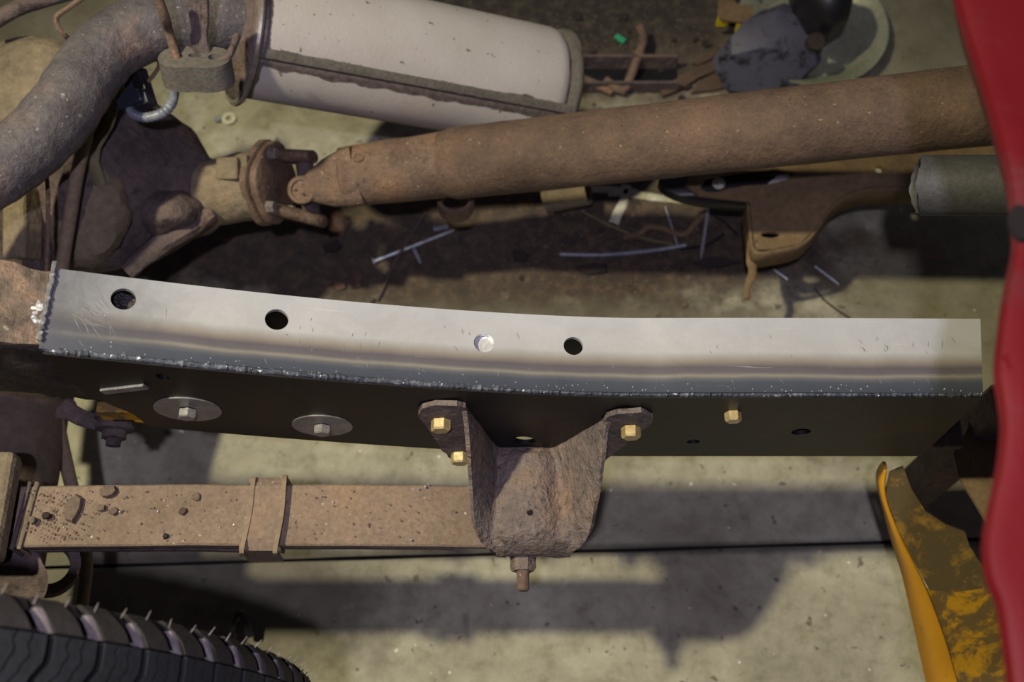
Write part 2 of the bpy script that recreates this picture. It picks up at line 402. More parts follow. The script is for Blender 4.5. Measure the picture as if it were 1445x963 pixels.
# ================================================================ SETTING
# concrete slab with a narrow open joint running across it
ja = P(480, 789, 0); jb = P(1240, 766, 0); js_ = (jb.y-ja.y)/(jb.x-ja.x)
jy = lambda x, d: ja.y+js_*(x-ja.x)+d
JX = [-3+.05*i for i in range(121)]
def wavy(d, sd): return [(x, jy(x, d)+.0016*noise.noise(Vector((x*9, sd, 0))), 0) for x in JX]
near = wavy(-.0021, 1); far = wavy(.0021, 5); n = len(JX)
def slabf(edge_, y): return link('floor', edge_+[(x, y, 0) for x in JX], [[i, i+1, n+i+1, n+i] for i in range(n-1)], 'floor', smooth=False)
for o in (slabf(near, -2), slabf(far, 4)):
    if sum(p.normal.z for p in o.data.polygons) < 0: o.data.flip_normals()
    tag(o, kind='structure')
fl = link('floor_joint', [(x, jy(x, d), -.02) for d in (-.012, .012) for x in JX], [[i, i+1, n+i+1, n+i] for i in range(n-1)], 'joint_bore_dark', smooth=False)
tag(fl, kind='structure')

# ================================================================ FRAME RAIL
YO, YI = .3215, .3845                 # outboard and inboard faces
def ztop(X):                          # the rail kicks up towards the axle
    return .52 + .088*(max(0, .10-X)/.43)**1.5
HW = .145
rail = thing('frame_rail', 'long bare steel chassis rail with pale top and black side', 'frame rail', (0, YO, .375))
XL, XR = -.327, .362
def topmap(x, y): return Vector((x, y, ztop(x)+.0015*math.sin(x*9)))
hol = []
for (px, py, r) in ((174, 422, .0085), (390, 450, .0085), (683, 484, .0078), (809, 489, .0076)):
    q = P(px, py, ztop((px-722)/1650*.9)); q = P(px, py, ztop(q.x)); hol.append(circ(q.x, q.y, r, r, 28))
out = [(XL-.004, YO), (XR, YO), (XR+.008, YI), (XL-.003, YI)]
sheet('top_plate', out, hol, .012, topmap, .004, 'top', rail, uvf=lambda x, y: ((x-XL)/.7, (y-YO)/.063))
# small copper-coloured backing visible in the third hole is the closed inner plate
q = hol[2]; cx = sum(a[0] for a in q)/28; cy = sum(a[1] for a in q)/28
box('backing_disc', (cx, cy, ztop(cx)-.0065), (.022, .022, .002), 'spat', rail)
# side plate with its holes
def webmap(x, t): return Vector((x, YO+.001, ztop(x)-.003-t))
def web_hole(px, py, rx, rz):
    q = PY(px, py, YO); return circ(q.x, ztop(q.x)-.003-q.z, rx, rz, 20)
wl = PY(205, 590, YO).x
wh = [web_hole(230, 527, .0045, .006), web_hole(740, 617, .0095, .0095), web_hole(978, 619, .0055, .0055), web_hole(1130, 605, .008, .008)]
xa = XL-.002; xb = PY(150, 556, YO).x
web = sheet('side_plate', [(xa, 0), (XR, 0), (XR-.001, HW), (wl, HW+.0), (xb+.01, HW*.80), (xb-.012, HW*.55), (xa, .04)], wh, .014, webmap, .004, 'web', rail, off=1)
sheet('inner_plate', [(XL, 0), (XR, 0), (XR, HW), (XL, HW)], [], .03, lambda x, t: Vector((x, YI-.004, ztop(x)-.005-t)), .004, 'web', rail)
sheet('bottom_plate', [(.10, YO), (XR, YO), (XR, YI), (.10, YI)], [], .03, lambda x, y: Vector((x, y, ztop(x)-HW)), .004, 'web', rail)
# weld bead along the outer corner
n = 420; pts = []; rr = []
for i in range(n+1):
    x = XL-.003+(XR-XL+.002)*i/n
    pts.append(Vector((x, YO+.0005+.0008*noise.noise(Vector((x*90, 0, 0))), ztop(x)-.0028+.0006*noise.noise(Vector((x*140, 3, 0))))))
    rr.append(.0024+.0003*math.sin(x*1500)+.0011*noise.noise(Vector((x*300, 9, 1))))
tube('weld_bead', pts, rr, 'bead', rail, seg=10)
# end weld where the new plate meets the old rail
pa = P(56, 482, .6085); pb = P(79, 371, .6085); pts = [pa.lerp(pb, i/30)+Vector((.002*noise.noise(Vector((i*.6, 0, 5))), 0, .001)) for i in range(31)]
tube('end_weld', pts, [.0022+.0012*noise.noise(Vector((i*.9, 2, 5))) for i in range(31)], 'edge', rail, seg=8)
# spatter
mb = MB()
for i in range(120):
    if i < 110: x = rnd.uniform(XL+.01, XR-.01); y = YO+abs(rnd.gauss(0, .003))+.001
    else: x = XL+abs(rnd.gauss(0, .03))+.01; y = rnd.uniform(YO+.003, YI-.01)
    r = rnd.uniform(.00025, .0006); c = topmap(x, y)
    mb.add(*tubeg([c-Vector((0, 0, r)), c+Vector((0, 0, r*.4)), c+Vector((0, 0, r))], [r, r, r*.3], 6))
tag(mb.build('weld_spatter', 'spat', rail), kind='stuff')
# old rusty section, a lumpy box section continuing to the left
def oldbox(x0, x1, name, mat, zt0, zt1, h, yo, yi, par, amp=.004, nx=30):
    v = []; f = []; m = 26
    for i in range(nx+1):
        t = i/nx; x = x0+(x1-x0)*t; zt = ztop(x)+zt0+(zt1-zt0)*t
        for k in range(m):
            a = k/m*4; s = int(a); u = a-s
            y, z = ((yo+(yi-yo)*u, zt), (yi, zt-h*u), (yi+(yo-yi)*u, zt-h), (yo, zt-h+h*u))[s]
            q = Vector((x, y, z)); d = Vector((0, y-(yo+yi)/2, z-(zt-h/2))).normalized()
            v.append(q+d*amp*(noise.noise(q*38)+.5*noise.noise(q*110)))
    for i in range(nx):
        for k in range(m): f.append([i*m+k, i*m+(k+1) % m, (i+1)*m+(k+1) % m, (i+1)*m+k])
    f.append(list(range(m))[::-1]); f.append([nx*m+k for k in range(m)])
    return link(name, v, f, mat, par, auto=50)
oldbox(-.62, XL-.001, 'old_rail_section', 'oldrail', .002, -.003, .016, YO+.004, YI+.001, rail, .0035)
oldbox(-.62, -.262, 'old_rail_side', 'oldweb', -.012, -.016, .105, YO+.003, YI-.002, rail, .0035, 44)
q = P(54, 403, .605); tag(tube('drilled_hole', [q-Vector((0, 0, .006)), q+Vector((0, 0, .0005))], .005, 'hole_shade', rail, seg=18))  # solid dark disc, the hole's shade put into its colour
# chipped flap and bright torn lip low on the old side
a = PY(145, 553, YO-.004); b = PY(206, 546, YO-.004)
mb = MB(); mb.add(*boxg((a+b)/2, ((b-a).length, .002, .0075), Matrix.Rotation(-math.atan2(b.z-a.z, b.x-a.x), 3, 'Y')))
tag(mb.build('torn_lip', 'edge', rail, smooth=False), 'bright torn steel lip')
mb = MB()
for i in range(140):
    if i < 80: px0, py0 = rnd.gauss(105, 22), rnd.gauss(425, 26); a_ = rnd.gauss(.72, .32); L = rnd.uniform(.004, .026)
    else: px0, py0 = rnd.uniform(150, 1350), rnd.uniform(460, 535); a_ = rnd.choice((rnd.gauss(1.1, .2), rnd.gauss(1.7, .2))); L = rnd.uniform(.003, .010)
    q = P(px0, py0, .60 if i < 80 else .535); x, y = q.x, min(YI-.004, max(YO+.006, q.y)); dx, dy = L*math.cos(a_), -L*math.sin(a_)
    if not (XL+.012 < x and x+dx < XR-.01 and YO+.004 < y+dy < YI-.002): continue
    if any((x+dx*t-sum(a[0] for a in h)/28)**2+(y+dy*t-sum(a[1] for a in h)/28)**2 < .0105**2 for h in hol for t in (0, .35, .7, 1)): continue
    nx, ny = -dy/L*.0003, dx/L*.0003; e = Vector((0, 0, .0001))
    mb.add([topmap(x, y)+e, topmap(x+dx*.5+nx, y+dy*.5+ny)+e, topmap(x+dx, y+dy)+e, topmap(x+dx*.5-nx, y+dy*.5-ny)+e], [[0, 1, 2, 3]])
tag(mb.build('scratches', 'edge', rail, smooth=False), kind='stuff')
# grinding patch: bright bare spots
mb = MB(); c0 = P(47, 442, .606)
for i in range(26):
    c = c0+Vector((rnd.gauss(0, .0045), rnd.gauss(0, .0055), .0015)); r = rnd.uniform(.0012, .0035)
    k = [(c+Vector((r*rnd.uniform(.5, 1.2)*math.cos(t), r*rnd.uniform(.5, 1.3)*math.sin(t), .0006*rnd.random()))) for t in [j*math.pi/4 for j in range(8)]]
    mb.add([c+Vector((0, 0, .0018))]+k, [[0, j+1, (j+1) % 8+1] for j in range(8)])
tag(mb.build('ground_bright_patch', 'spat', rail), 'bright ground weld metal')
# washers and bolts on the side plate
def web_pt(px, py, out=0): q = PY(px, py, YO-.003-out); return q
for (px, py, r) in ((265, 577, .0262), (455, 600, .0246)):
    c = web_pt(px, py)
    wsh = lathe('fender_washer', c+Vector((0, .0005, 0)), (0, -1, 0), [(0, r), (.0016, r), (.0016, .007), (0, .007)], 'zinc', rail, seg=56, closed=True)
    hexbolt('bolt_head', c-Vector((0, .0016, 0)), (0, -1, 0), .0125, .0068, 'zinc', wsh, spin=.2 if px < 300 else .4)
hexbolt('flange_bolt', web_pt(1034, 583), (0, -1, 0), .0115, .0075, 'goldtop', rail, spin=.1)

# ================================================================ SPRING HANGER
zr = .375                                       # level of the rail's underside near the hanger
hang = thing('spring_hanger', 'rust-scaled U-shaped spring hanger bolted to the black rail side', 'bracket', (.01, YO, zr))
Yw = YO-.006
rows = []
# v rows: Y offset outboard, floor z, left top (px,py), floor left px, floor right px, right top (px,py)
spec = [(640, (654, 573), 700, 782, (861, 588)), (655, (658, 600), 700, 786, (855, 615)), (680, (661, 640), 700, 792, (852, 645)),
        (705, (664, 683), 700, 798, (847, 682)), (730, (666, 718), 699, 801, (841, 712)), (748, (668, 740), 698, 806, (837, 738)),
        (759, (672, 753), 698, 808, (833, 752)), (768, (678, 764), 702, 803, (827, 763)), (775, (688, 772), 708, 797, (817, 772)), (780, (700, 778), 716, 790, (806, 778))]
zf = .392
v = []; f = []; NC = 30; NS = len(spec)
fine = []
for i in range(NS-1):
    for k in range(3): fine.append((i, k/3))
fine.append((NS-1, 0))
def lerp(a, b, t): return a+(b-a)*t
for (i, t) in fine:
    j = min(NS-1, i+1); A, B = spec[i], spec[j]
    fy = lerp(A[0], B[0], t); Lx = lerp(A[1][0], B[1][0], t); Ly = lerp(A[1][1], B[1][1], t); fl_ = lerp(A[2], B[2], t); fr_ = lerp(A[3], B[3], t)
    Rx = lerp(A[4][0], B[4][0], t); Ry = lerp(A[4][1], B[4][1], t)
    zz = zf-.0028*(max(0, fy-748)/12)**2; row = []
    q0 = P(fl_, fy, zz); q1 = P(fr_, fy, zz); Y = min(q0.y, Yw)
    if i == 0 and t == 0: Y = Yw+.004
    q0.y = q1.y = Y
    a = PY(Lx, Ly, Y); b = PY(Rx, Ry, Y)
    # polyline a -> q0 -> q1 -> b softened at the corners
    ctrl = [a, a.lerp(q0, .5), q0.lerp(a, .12), q0.lerp(q1, .10), q0.lerp(q1, .5), q1.lerp(q0, .10), q1.lerp(b, .12), b.lerp(q1, .5), b]
    sp = spline(ctrl, 5)
    for s, p in enumerate(sp):
        u = s/(len(sp)-1)
        # raised tongue in the middle, fading outboard
        xm = (p.x-P(741, fy, zz).x)/.0225; ym = (fy-700)/62
        if 8 < s < 32: p = p+Vector((0, 0, .0150*math.exp(-xm**4)*(1-.35*max(0, min(1, (fy-700)/60)))*min(1, max(0, (fy-638)/12))))
        p = p+Vector((0, 0, .0012*noise.noise(p*90)+.0008*noise.noise(p*220)))
        row.append(p)
    rows.append(row)
# rounded outboard lip turning down
last = rows[-1]; cxm = sum(p.x for p in last)/len(last)
for (dy, dz, sx) in ((-.0012, -.003, 1.0), (-.001, -.009, .99), (.001, -.018, .97)):
    rows.append([Vector((cxm+(p.x-cxm)*sx, p.y+dy*(1-.35*abs((p.x-cxm)/.045)**3), p.z+dz)) for p in last])
m = len(rows[0])
for r_ in rows: v += r_
for i in range(len(rows)-1):
    for k in range(m-1): f.append([i*m+k, i*m+k+1, (i+1)*m+k+1, (i+1)*m+k])
hb = solid('hanger_body', v, f, .0038, 0, 'hanger', hang, None, 60)
# ears lying on the rail side
def ear(px_out, name):
    pl = []
    for (x, y) in px_out:
        q = PY(x, y, Yw); pl.append((q.x, q.z))
    return sheet(name, pl, [], .006, lambda x, z: Vector((x, Yw+.0012*noise.noise(Vector((x*80, z*80, 3))), z)), .0042, 'hanger', hang, off=0)
ear([(590, 584), (596, 573), (615, 569), (645, 568), (657, 573), (664, 600), (668, 636), (668, 650), (640, 648), (622, 630), (606, 605)], 'left_ear'[5:])
ear([(848, 600), (856, 586), (872, 580), (905, 579), (921, 588), (915, 598), (895, 610), (882, 625), (850, 650)], 'ear')
for (px, py) in ((622, 594), (649, 641), (890, 604)):
    hexbolt('flange_bolt', PY(px, py, Yw-.0022), (0, -1, 0), .0138, .009, 'goldtop', hang, spin=.15)
c = rows[9][22]; tag(tube('grease_hole', [rows[12][20]+Vector((-.0015, 0, -.002)), rows[12][20]+Vector((-.0015, 0, .0022))], .0026, 'hole_shade', hang, seg=14))  # dark disc painting the shaded opening
# spring eye bolt sticking out of the front lip
zb = .358
bx = P(738, 783, zb)
piv = tag(lathe('pivot_bolt', bx+Vector((0, .03, 0)), (0, -1, 0), [(0, .0085), (.029, .0085), (.029, .0125), (.0315, .0125), (.0315, .0060), (.045, .0060), (.046, .0055), (.060, .0052), (.0615, .0040)], 'rust_yoke', hang, seg=22))
hexbolt('nut', bx-Vector((0, .0012, 0)), (0, -1, 0), .0195, .0135, 'hanger', piv, spin=.15)

# ================================================================ LEAF SPRING
leaf = thing('leaf_spring', 'flat rusty leaf spring running left from the U-shaped hanger', 'leaf spring', (-.2, .26, .345))
def leafstrip(name, z0, t, x0, x1, yo, yi, mat, sag=.0):
    v = []; f = []; n = 60; prof = [(yo+.0015, 0), (yo, -.0015), (yo, -t+.0015), (yo+.0015, -t), (yi-.0015, -t), (yi, -t+.0015), (yi, -.0015), (yi-.0015, 0)]
    for i in range(n+1):
        x = x0+(x1-x0)*i/n; zz = z0+.006*math.sin((x-x0)/(x1-x0)*math.pi)+sag*(i/n)
        for (y, dz) in prof: v.append((x, y+.0006*noise.noise(Vector((x*20, y*9, 1))), zz+dz+.0005*noise.noise(Vector((x*60, y*60, dz*60)))))
    k = len(prof)
    for i in range(n):
        for j in range(k): f.append([i*k+j, i*k+(j+1) % k, (i+1)*k+(j+1) % k, (i+1)*k+j])
    f.append(list(range(k))[::-1]); f.append([n*k+j for j in range(k)])
    return link(name, v, f, mat, leaf, auto=30)
LZ = .372
xl_ = P(24, 720, LZ).x; yo_ = P(300, 772, LZ).y; yi_ = P(300, 686, LZ).y
leafstrip('main_leaf', LZ, .0085, xl_, -.022, yo_, yi_, 'leaf')
leafstrip('second_leaf', LZ-.0105, .009, xl_-.02, -.05, yo_+.001, yi_-.001, 'rust_dark')
leafstrip('third_leaf', LZ-.021, .009, xl_-.02, -.20, yo_+.001, yi_-.001, 'rust_dark')
hollow('spring_eye', (-.0, yo_+.002, LZ-.0235), (-.0, yi_-.002, LZ-.0235), .0195, .0125, 'rust_dark', leaf)
# rebound clip: bent strap round the leaves
zc = LZ+.007
def strap(xc, lean, name, wdt, mat, par, hx=0):
    v = []; f = []; t = .0028
    ring = [(yi_+.0025, -.034), (yi_+.0025, zc-LZ+.001), (yi_-.004, zc-LZ+.004), ((yo_+yi_)/2, zc-LZ+.0035), (yo_+.004, zc-LZ+.004), (yo_-.0025, zc-LZ+.001), (yo_-.0025, -.034)]
    for (y, dz) in ring:
        u = (y-yo_)/(yi_-yo_); xx = xc+lean*(u-.5)
        ny = 1 if y > yi_ else (-1 if y < yo_ else 0)
        for (sx, st) in ((-1, 0), (1, 0), (1, 1), (-1, 1)):
            v.append((xx+sx*wdt/2, y+ny*t*st, LZ+dz+(0 if ny else t*st)))
    n = len(ring)
    for i in range(n-1):
        for j in range(4): f.append([i*4+j, i*4+(j+1) % 4, (i+1)*4+(j+1) % 4, (i+1)*4+j])
    f.append([3, 2, 1, 0]); f.append([(n-1)*4+j for j in range(4)])
    return link(name, v, f, mat, par, auto=20)
cxl = P(371, 730, LZ+.01).x
clip = strap(cxl, .006, 'spring_clip', .030, 'leaf', leaf)
for (pxa, pya, pxb, pyb) in ((357, 679, 341, 780), (401, 677, 388, 780)):
    a = P(pxa, pya+2, zc+.0045); b = P(pxb, pyb-5, zc+.0045); mid = a.lerp(b, .5)+Vector((.0015, 0, 0))
    pts = spline([a+Vector((0, .004, -.008)), a+Vector((0, .002, 0)), mid, b+Vector((0, -.002, 0)), b+Vector((0, -.003, -.012))], 6)
    vv = []; ff = []
    for q in pts:
        for (sx, sz) in ((-.002, 0), (.002, 0), (.0026, .006), (-.0012, .006)): vv.append(q+Vector((sx, 0, sz-.003)))
    for i in range(len(pts)-1):
        for j in range(4): ff.append([i*4+j, i*4+(j+1) % 4, (i+1)*4+(j+1) % 4, (i+1)*4+j])
    ff.append([3, 2, 1, 0]); ff.append([(len(pts)-1)*4+j for j in range(4)])
    link('clip_edge', vv, ff, 'tan', clip, auto=30)
for (px, py) in ((357, 680), (402, 679), (345, 775), (393, 777)):
    box('clip_tab', P(px, py, zc-.001), (.0055, .0042, .010), 'tan', clip, Matrix.Rotation(.3, 3, 'Z'), .0012)
# wrapped end at the axle pad
for k in range(2):
    x = xl_+.004+.0065*k; tube('end_wrap', [Vector((x-.002, yo_-.002, LZ-.02)), Vector((x-.002, yo_-.002, LZ+.002)), Vector((x+.004, yi_+.002, LZ+.002)), Vector((x+.004, yi_+.002, LZ-.02))], .0022, 'dust' if k else 'rust_dark', leaf, seg=8)

# mud on the spring
def clod(px, py, w_, l_, h_, label, seed, mat='clod', rot=0):
    rs = random.Random(seed); c = P(px, py, LZ+.0065)
    n = 9; ring = []
    for k in range(n):
        a = 2*math.pi*k/n; s = rs.uniform(.75, 1.15); ring.append(Vector((w_*s*math.cos(a), l_*s*math.sin(a), 0)))
    v = [c+q for q in ring]+[c+q*.86+Vector((0, 0, h_*rs.uniform(.8, 1.1))) for q in ring]+[c+Vector((0, 0, h_*1.15))]
    f = [[k, (k+1) % n, n+(k+1) % n, n+k] for k in range(n)]+[[n+k, n+(k+1) % n, 2*n] for k in range(n)]+[list(range(n))[::-1]]
    return tag(link('mud_flake', v, f, mat, auto=25), label, 'mud', 'dried mud flakes lying on the leaf spring')
clod(103, 718, .0088, .0125, .0032, 'largest dried mud flake on the leaf spring, near its left end', 1)
clod(153, 694, .0070, .0065, .0040, 'curved mud flake at the far edge of the leaf spring', 2)
clod(46, 735, .0040, .0040, .0030, 'mud crumb nearest the left end of the leaf spring', 3)
clod(66, 728, .0046, .0034, .0036, 'dark mud lump just left of the largest mud flake', 4, 'flaked')
clod(277, 702, .0040, .0042, .0024, 'small mud flake on the leaf spring left of its clip, far edge', 5)
clod(258, 722, .0038, .0036, .0026, 'orange-brown mud flake on the spring between large flake and clip', 6, 'flake')
clod(160, 722, .0054, .0040, .0020, 'flat round mud flake right of the largest flake', 7)
clod(143, 717, .0042, .0035, .0024, 'small mud flake touching the right side of the largest flake', 8)
clod(234, 757, .0026, .0030, .0028, 'small dark mud crumb near the near edge of the leaf spring', 9, 'flaked')
mb = MB()
for i in range(260):
    px = rnd.gauss(70, 28) if i < 120 else rnd.uniform(40, 640); py = rnd.uniform(692, 765)
    if px < 34: continue
    c = P(px, py, LZ+.0062); r = rnd.uniform(.0004, .0014)
    mb.add([c+Vector((r, 0, 0)), c+Vector((0, r, 0)), c-Vector((r, 0, 0)), c-Vector((0, r, 0)), c+Vector((0, 0, r*.4))], [[0, 1, 4], [1, 2, 4], [2, 3, 4], [3, 0, 4]])
tag(mb.build('mud_grit', 'clod', leaf, smooth=False), kind='stuff')
mb = MB()
for (px, py) in ((169, 723), (223, 722), (330, 741), (409, 714), (405, 714), (232, 707), (310, 745), (590, 690), (600, 687), (470, 709), (398, 747), (604, 684), (90, 745), (235, 700), (580, 762), (160, 719)):
    c = P(px, py, LZ+.0065); r = rnd.uniform(.0006, .0012); mb.add(*tubeg([c-Vector((0, 0, r)), c, c+Vector((0, 0, r))], [r, r, r*.3], 7))
tag(mb.build('steel_spatter', 'spat', leaf), 'bright weld droplets on the spring', kind='stuff')

# ================================================================ DRIVE SHAFT
shaft = thing('drive_shaft', 'thick rust-brown propeller shaft crossing above the new chassis rail', 'drive shaft', tuple(D(900, 205, 1.2)))
DIA = .0790
def axp(x, y, wpx): return D(x, y, DIA*FPX/wpx)
A0 = axp(640, 231, 101); A1 = axp(1300, 158, 114)
dirn = (A1-A0).normalized()
Rt = DIA/2
tube('shaft_tube', [A0+dirn*t for t in (-.012, -.006, 0, .004)]+[A0+dirn*(.02*i) for i in range(1, 36)], [Rt*.90, Rt*.94, Rt*.985, Rt]+[Rt]*35, 'rust', shaft, seg=56, wob=.0006, ns=45)
YC = D(428, 268, 1.285)                                   # centre of the near cross cap
B0 = A0-dirn*.010; 
Cc = D(480, 251, 1.292); Rs = Rt*.86
tube('slip_sleeve', [Cc.lerp(B0, t) for t in (0, .02, .1, .3, .5, .7, .9, 1.0)]+[B0+dirn*.008], [Rs*.86, Rs*.96, Rs, Rs*1.0, Rs*1.02, Rs*1.03, Rs*1.05, Rs*1.06, Rs*1.0], 'rust_yoke', shaft, seg=48, wob=.0012, ns=50)
# yoke ear: tapering arm from sleeve to the cross cap (near side up)
viewv = (CAM-Cc).normalized()
axs = (B0-Cc).normalized(); side = axs.cross(viewv).normalized(); upv = side.cross(axs).normalized()
def ear_arm(sign, name):
    ce = YC if sign > 0 else YC-upv*.062+axs*.004
    mb = MB(); vv = []; ff = []
    secs = [(0, .0110), (.012, .019), (.026, .0265), (.042, .0310), (.058, .0335)]
    base = Cc+upv*sign*.018+axs*.022
    dirx = (base-ce); L = dirx.length; dirx.normalize(); sd = dirx.cross(upv).normalized(); n_ = sd.cross(dirx).normalized()*-1
    if n_.dot(upv) < 0: n_ = -n_
    for (t, hw) in secs:
        c = ce+dirx*(t/.058*L)
        th = .011+.003*t/.058
        for k in range(14):
            a = 2*math.pi*k/14; q = sd*hw*math.cos(a)+n_*th*math.copysign(abs(math.sin(a))**.6, math.sin(a))
            vv.append(c+q)
    for i in range(len(secs)-1):
        for k in range(14): ff.append([i*14+k, i*14+(k+1) % 14, (i+1)*14+(k+1) % 14, (i+1)*14+k])
    ff.append(list(range(14))[::-1]); ff.append([(len(secs)-1)*14+k for k in range(14)])
    return link(name, vv, ff, 'rust_yoke', shaft, auto=50)
ear_arm(1, 'yoke_ear'); ear_arm(-1, 'yoke_ear')
capd = (upv*.95-axs*.05).normalized()
cap = lathe('bearing_cap', YC+capd*.002, capd, [(0, .0155), (.0085, .0155), (.0105, .0140), (.0105, .0112), (.0080, .0108), (.0080, .0045), (.0102, .0040), (.0102, .0008)], 'rust_yoke', shaft, seg=36)
for t in range(3):
    a = t*2.1+.4; c = YC+capd*.0105+(side*math.cos(a)+axs*math.sin(a))*.006
    box('staking_mark', c, (.004, .002, .003), 'rust_dark', cap)
# cross trunnions
cc_ = YC-capd*.028
mb = MB(); mb.add(*tubeg([YC, YC-capd*.06], .010, 16)); mb.add(*tubeg([cc_-side*.034, cc_+side*.034], .010, 16)); mb.add(*tubeg([cc_-capd*.012, cc_+capd*.012], .017, 16))
mb.build('universal_joint_cross', 'rust_dark', shaft)
rc = D(520, 208, 1.26); lathe('cast_ring_mark', Cc.lerp(B0, .22)+upv*Rs*.82-side*Rs*.55*(1 if side.dot(U_) < 0 else -1), (upv*.8+U_*.55), [(0, .0065), (.0022, .006), (.0022, .004), (.0006, .0035)], 'rust_yoke', shaft, seg=20)
# flange yoke on the pinion side
fc = D(384, 258, 1.30); fx = (D(420, 258, 1.29)-fc).normalized()
fy_ = U_ - fx*U_.dot(fx); fy_.normalize(); fz = fx.cross(fy_).normalized()
def flange(name, c, r, th, mat, par, sq=1.0):
    vv = []; ff = []; n = 28
    for t, s in ((-th/2, .94), (-th/2+.0015, 1), (th/2-.0015, 1), (th/2, .94)):
        for k in range(n):
            a = 2*math.pi*k/n; rad = r*s*(1+.06*math.cos(4*a+math.pi*0))
            vv.append(c+fx*t+fy_*rad*math.cos(a)*1.0+fz*rad*math.sin(a)*sq)
    for i in range(3):
        for k in range(n): ff.append([i*n+k, i*n+(k+1) % n, (i+1)*n+(k+1) % n, (i+1)*n+k])
    ff.append(list(range(n))[::-1]); ff.append([3*n+k for k in range(n)])
    return link(name, vv, ff, mat, par, auto=40)
pc = fc-fx*.010
flange('companion_flange', pc+fx*.001, .0455, .010, 'rust_yoke', shaft)
flange('yoke_flange', pc+fx*.0125, .0435, .0105, 'rust_yoke', shaft)
for (a, nm) in ((.62, 0), (2.5, 0), (-.62, 0), (-2.5, 0)):
    c = pc+fx*.018+fy_*.036*math.cos(a)+fz*.036*math.sin(a)
    hexbolt('flange_bolt', c, fx, .0115, .009, 'clamp', shaft)
# two ears of the flange yoke (above and below in the picture)
for s in (1, -1):
    base = pc+fx*.016+fy_*.030*s; tip = cc_+side*(.036 if side.dot(fy_*s) > 0 else -.036)+fx*.012
    vv = []; ff = []
    for i in range(6):
        t = i/5; c = base.lerp(tip, t); hw = .024-.011*t; th = .0075
        for k in range(12):
            a = 2*math.pi*k/12; vv.append(c+fz*hw*math.cos(a)+fy_*th*math.sin(a))
    for i in range(5):
        for k in range(12): ff.append([i*12+k, i*12+(k+1) % 12, (i+1)*12+(k+1) % 12, (i+1)*12+k])
    ff.append(list(range(12))[::-1]); ff.append([60+k for k in range(12)])
    link('flange_yoke_ear', vv, ff, 'rust_yoke', shaft, auto=50)
wl_ = thing('unused', 'x', 'x') if False else None
wring = D(643, 285, 1.36)
tag(hollow('rusty_ring', wring+Vector((0, 0, -.012)), wring+Vector((0, 0, .012)), .0215, .017, 'rust_yoke'), 'small rusty ring showing below the shaft beside its sleeve joint', 'ring')
wring_o = None

# ================================================================ REAR AXLE
AZ = .27
ax0 = P(0, 620, AZ)
XA = P(-8, 620, AZ).x; RA = P(85, 620, AZ).x-XA
axle = thing('rear_axle', 'dirty brown rear axle with cast differential at far left', 'axle', (XA, .5, AZ-RA))
def loft(name, secs, mat, par, seg=36, amp=.0, ns=25, auto=60):
    """secs: (centre, axis_u, axis_v, ru, rv) ellipse rings"""
    vv = []; ff = []
    for (c, u, w3, ru, rv) in secs:
        for k in range(seg):
            a = 2*math.pi*k/seg; q = c+u*ru*math.cos(a)+w3*rv*math.sin(a)
            if amp: q = q+(q-c).normalized()*amp*(noise.noise(q*ns)+.5*noise.noise(q*ns*2.7))
            vv.append(q)
    for i in range(len(secs)-1):
        for k in range(seg): ff.append([i*seg+k, i*seg+(k+1) % seg, (i+1)*seg+(k+1) % seg, (i+1)*seg+k])
    ff.append(list(range(seg))[::-1]); ff.append([(len(secs)-1)*seg+k for k in range(seg)])
    return link(name, vv, ff, mat, par, auto=auto)
ys = [-.02, .04, .10, .19, .205, .21, .30, .40, .46, .52]
loft('axle_tube', [(Vector((XA, y, AZ)), Vector((1, 0, 0)), Vector((0, 0, 1)), RA*(1 if .2 < y < .45 else (.72 if y < .2 else 1.15)), RA*(1 if .2 < y < .45 else .72)) for y in ys], 'axle', axle, amp=.0015)
# dusty shroud with a curved lip in front of the tube (seen below the rail)
q = P(10, 545, AZ+.05)
loft('dust_shroud', [(Vector((XA-.01, q.y+.012-.0*i, AZ+.004)), Vector((1, 0, 0)), Vector((0, 0, 1)), RA*1.06, RA*1.06) if i == 0 else (Vector((XA-.01, q.y+.075, AZ+.004)), Vector((1, 0, 0)), Vector((0, 0, 1)), RA*1.10, RA*1.10) for i in range(2)], 'dust', axle, amp=.001)
# differential: pinion snout, cone, bulk
PD = 1.30
pin = D(352, 265, PD); pdir = -fx
def ring_at(px, py, d, ru, rv=None): return (D(px, py, d), U_.copy(), fz.copy(), ru, rv or ru)
loft('pinion_snout', [ring_at(369, 262, 1.30, .038), ring_at(366, 262, 1.30, .0385), ring_at(340, 264, 1.30, .0385), ring_at(318, 268, 1.30, .0375), ring_at(295, 272, 1.30, .036)], 'dust', axle, amp=.0015)
loft('differential_housing', [ring_at(300, 270, 1.30, .034), ring_at(285, 268, 1.30, .045, .04), ring_at(262, 262, 1.30, .060, .055), ring_at(232, 256, 1.29, .079, .068), ring_at(200, 252, 1.28, .094, .078),
     ring_at(165, 250, 1.27, .100, .085), ring_at(120, 252, 1.29, .104, .08), ring_at(70, 258, 1.32, .104, .08), ring_at(10, 262, 1.34, .104, .08), ring_at(-60, 262, 1.35, .09, .07)], 'rust_dark', axle, amp=.010, ns=22)
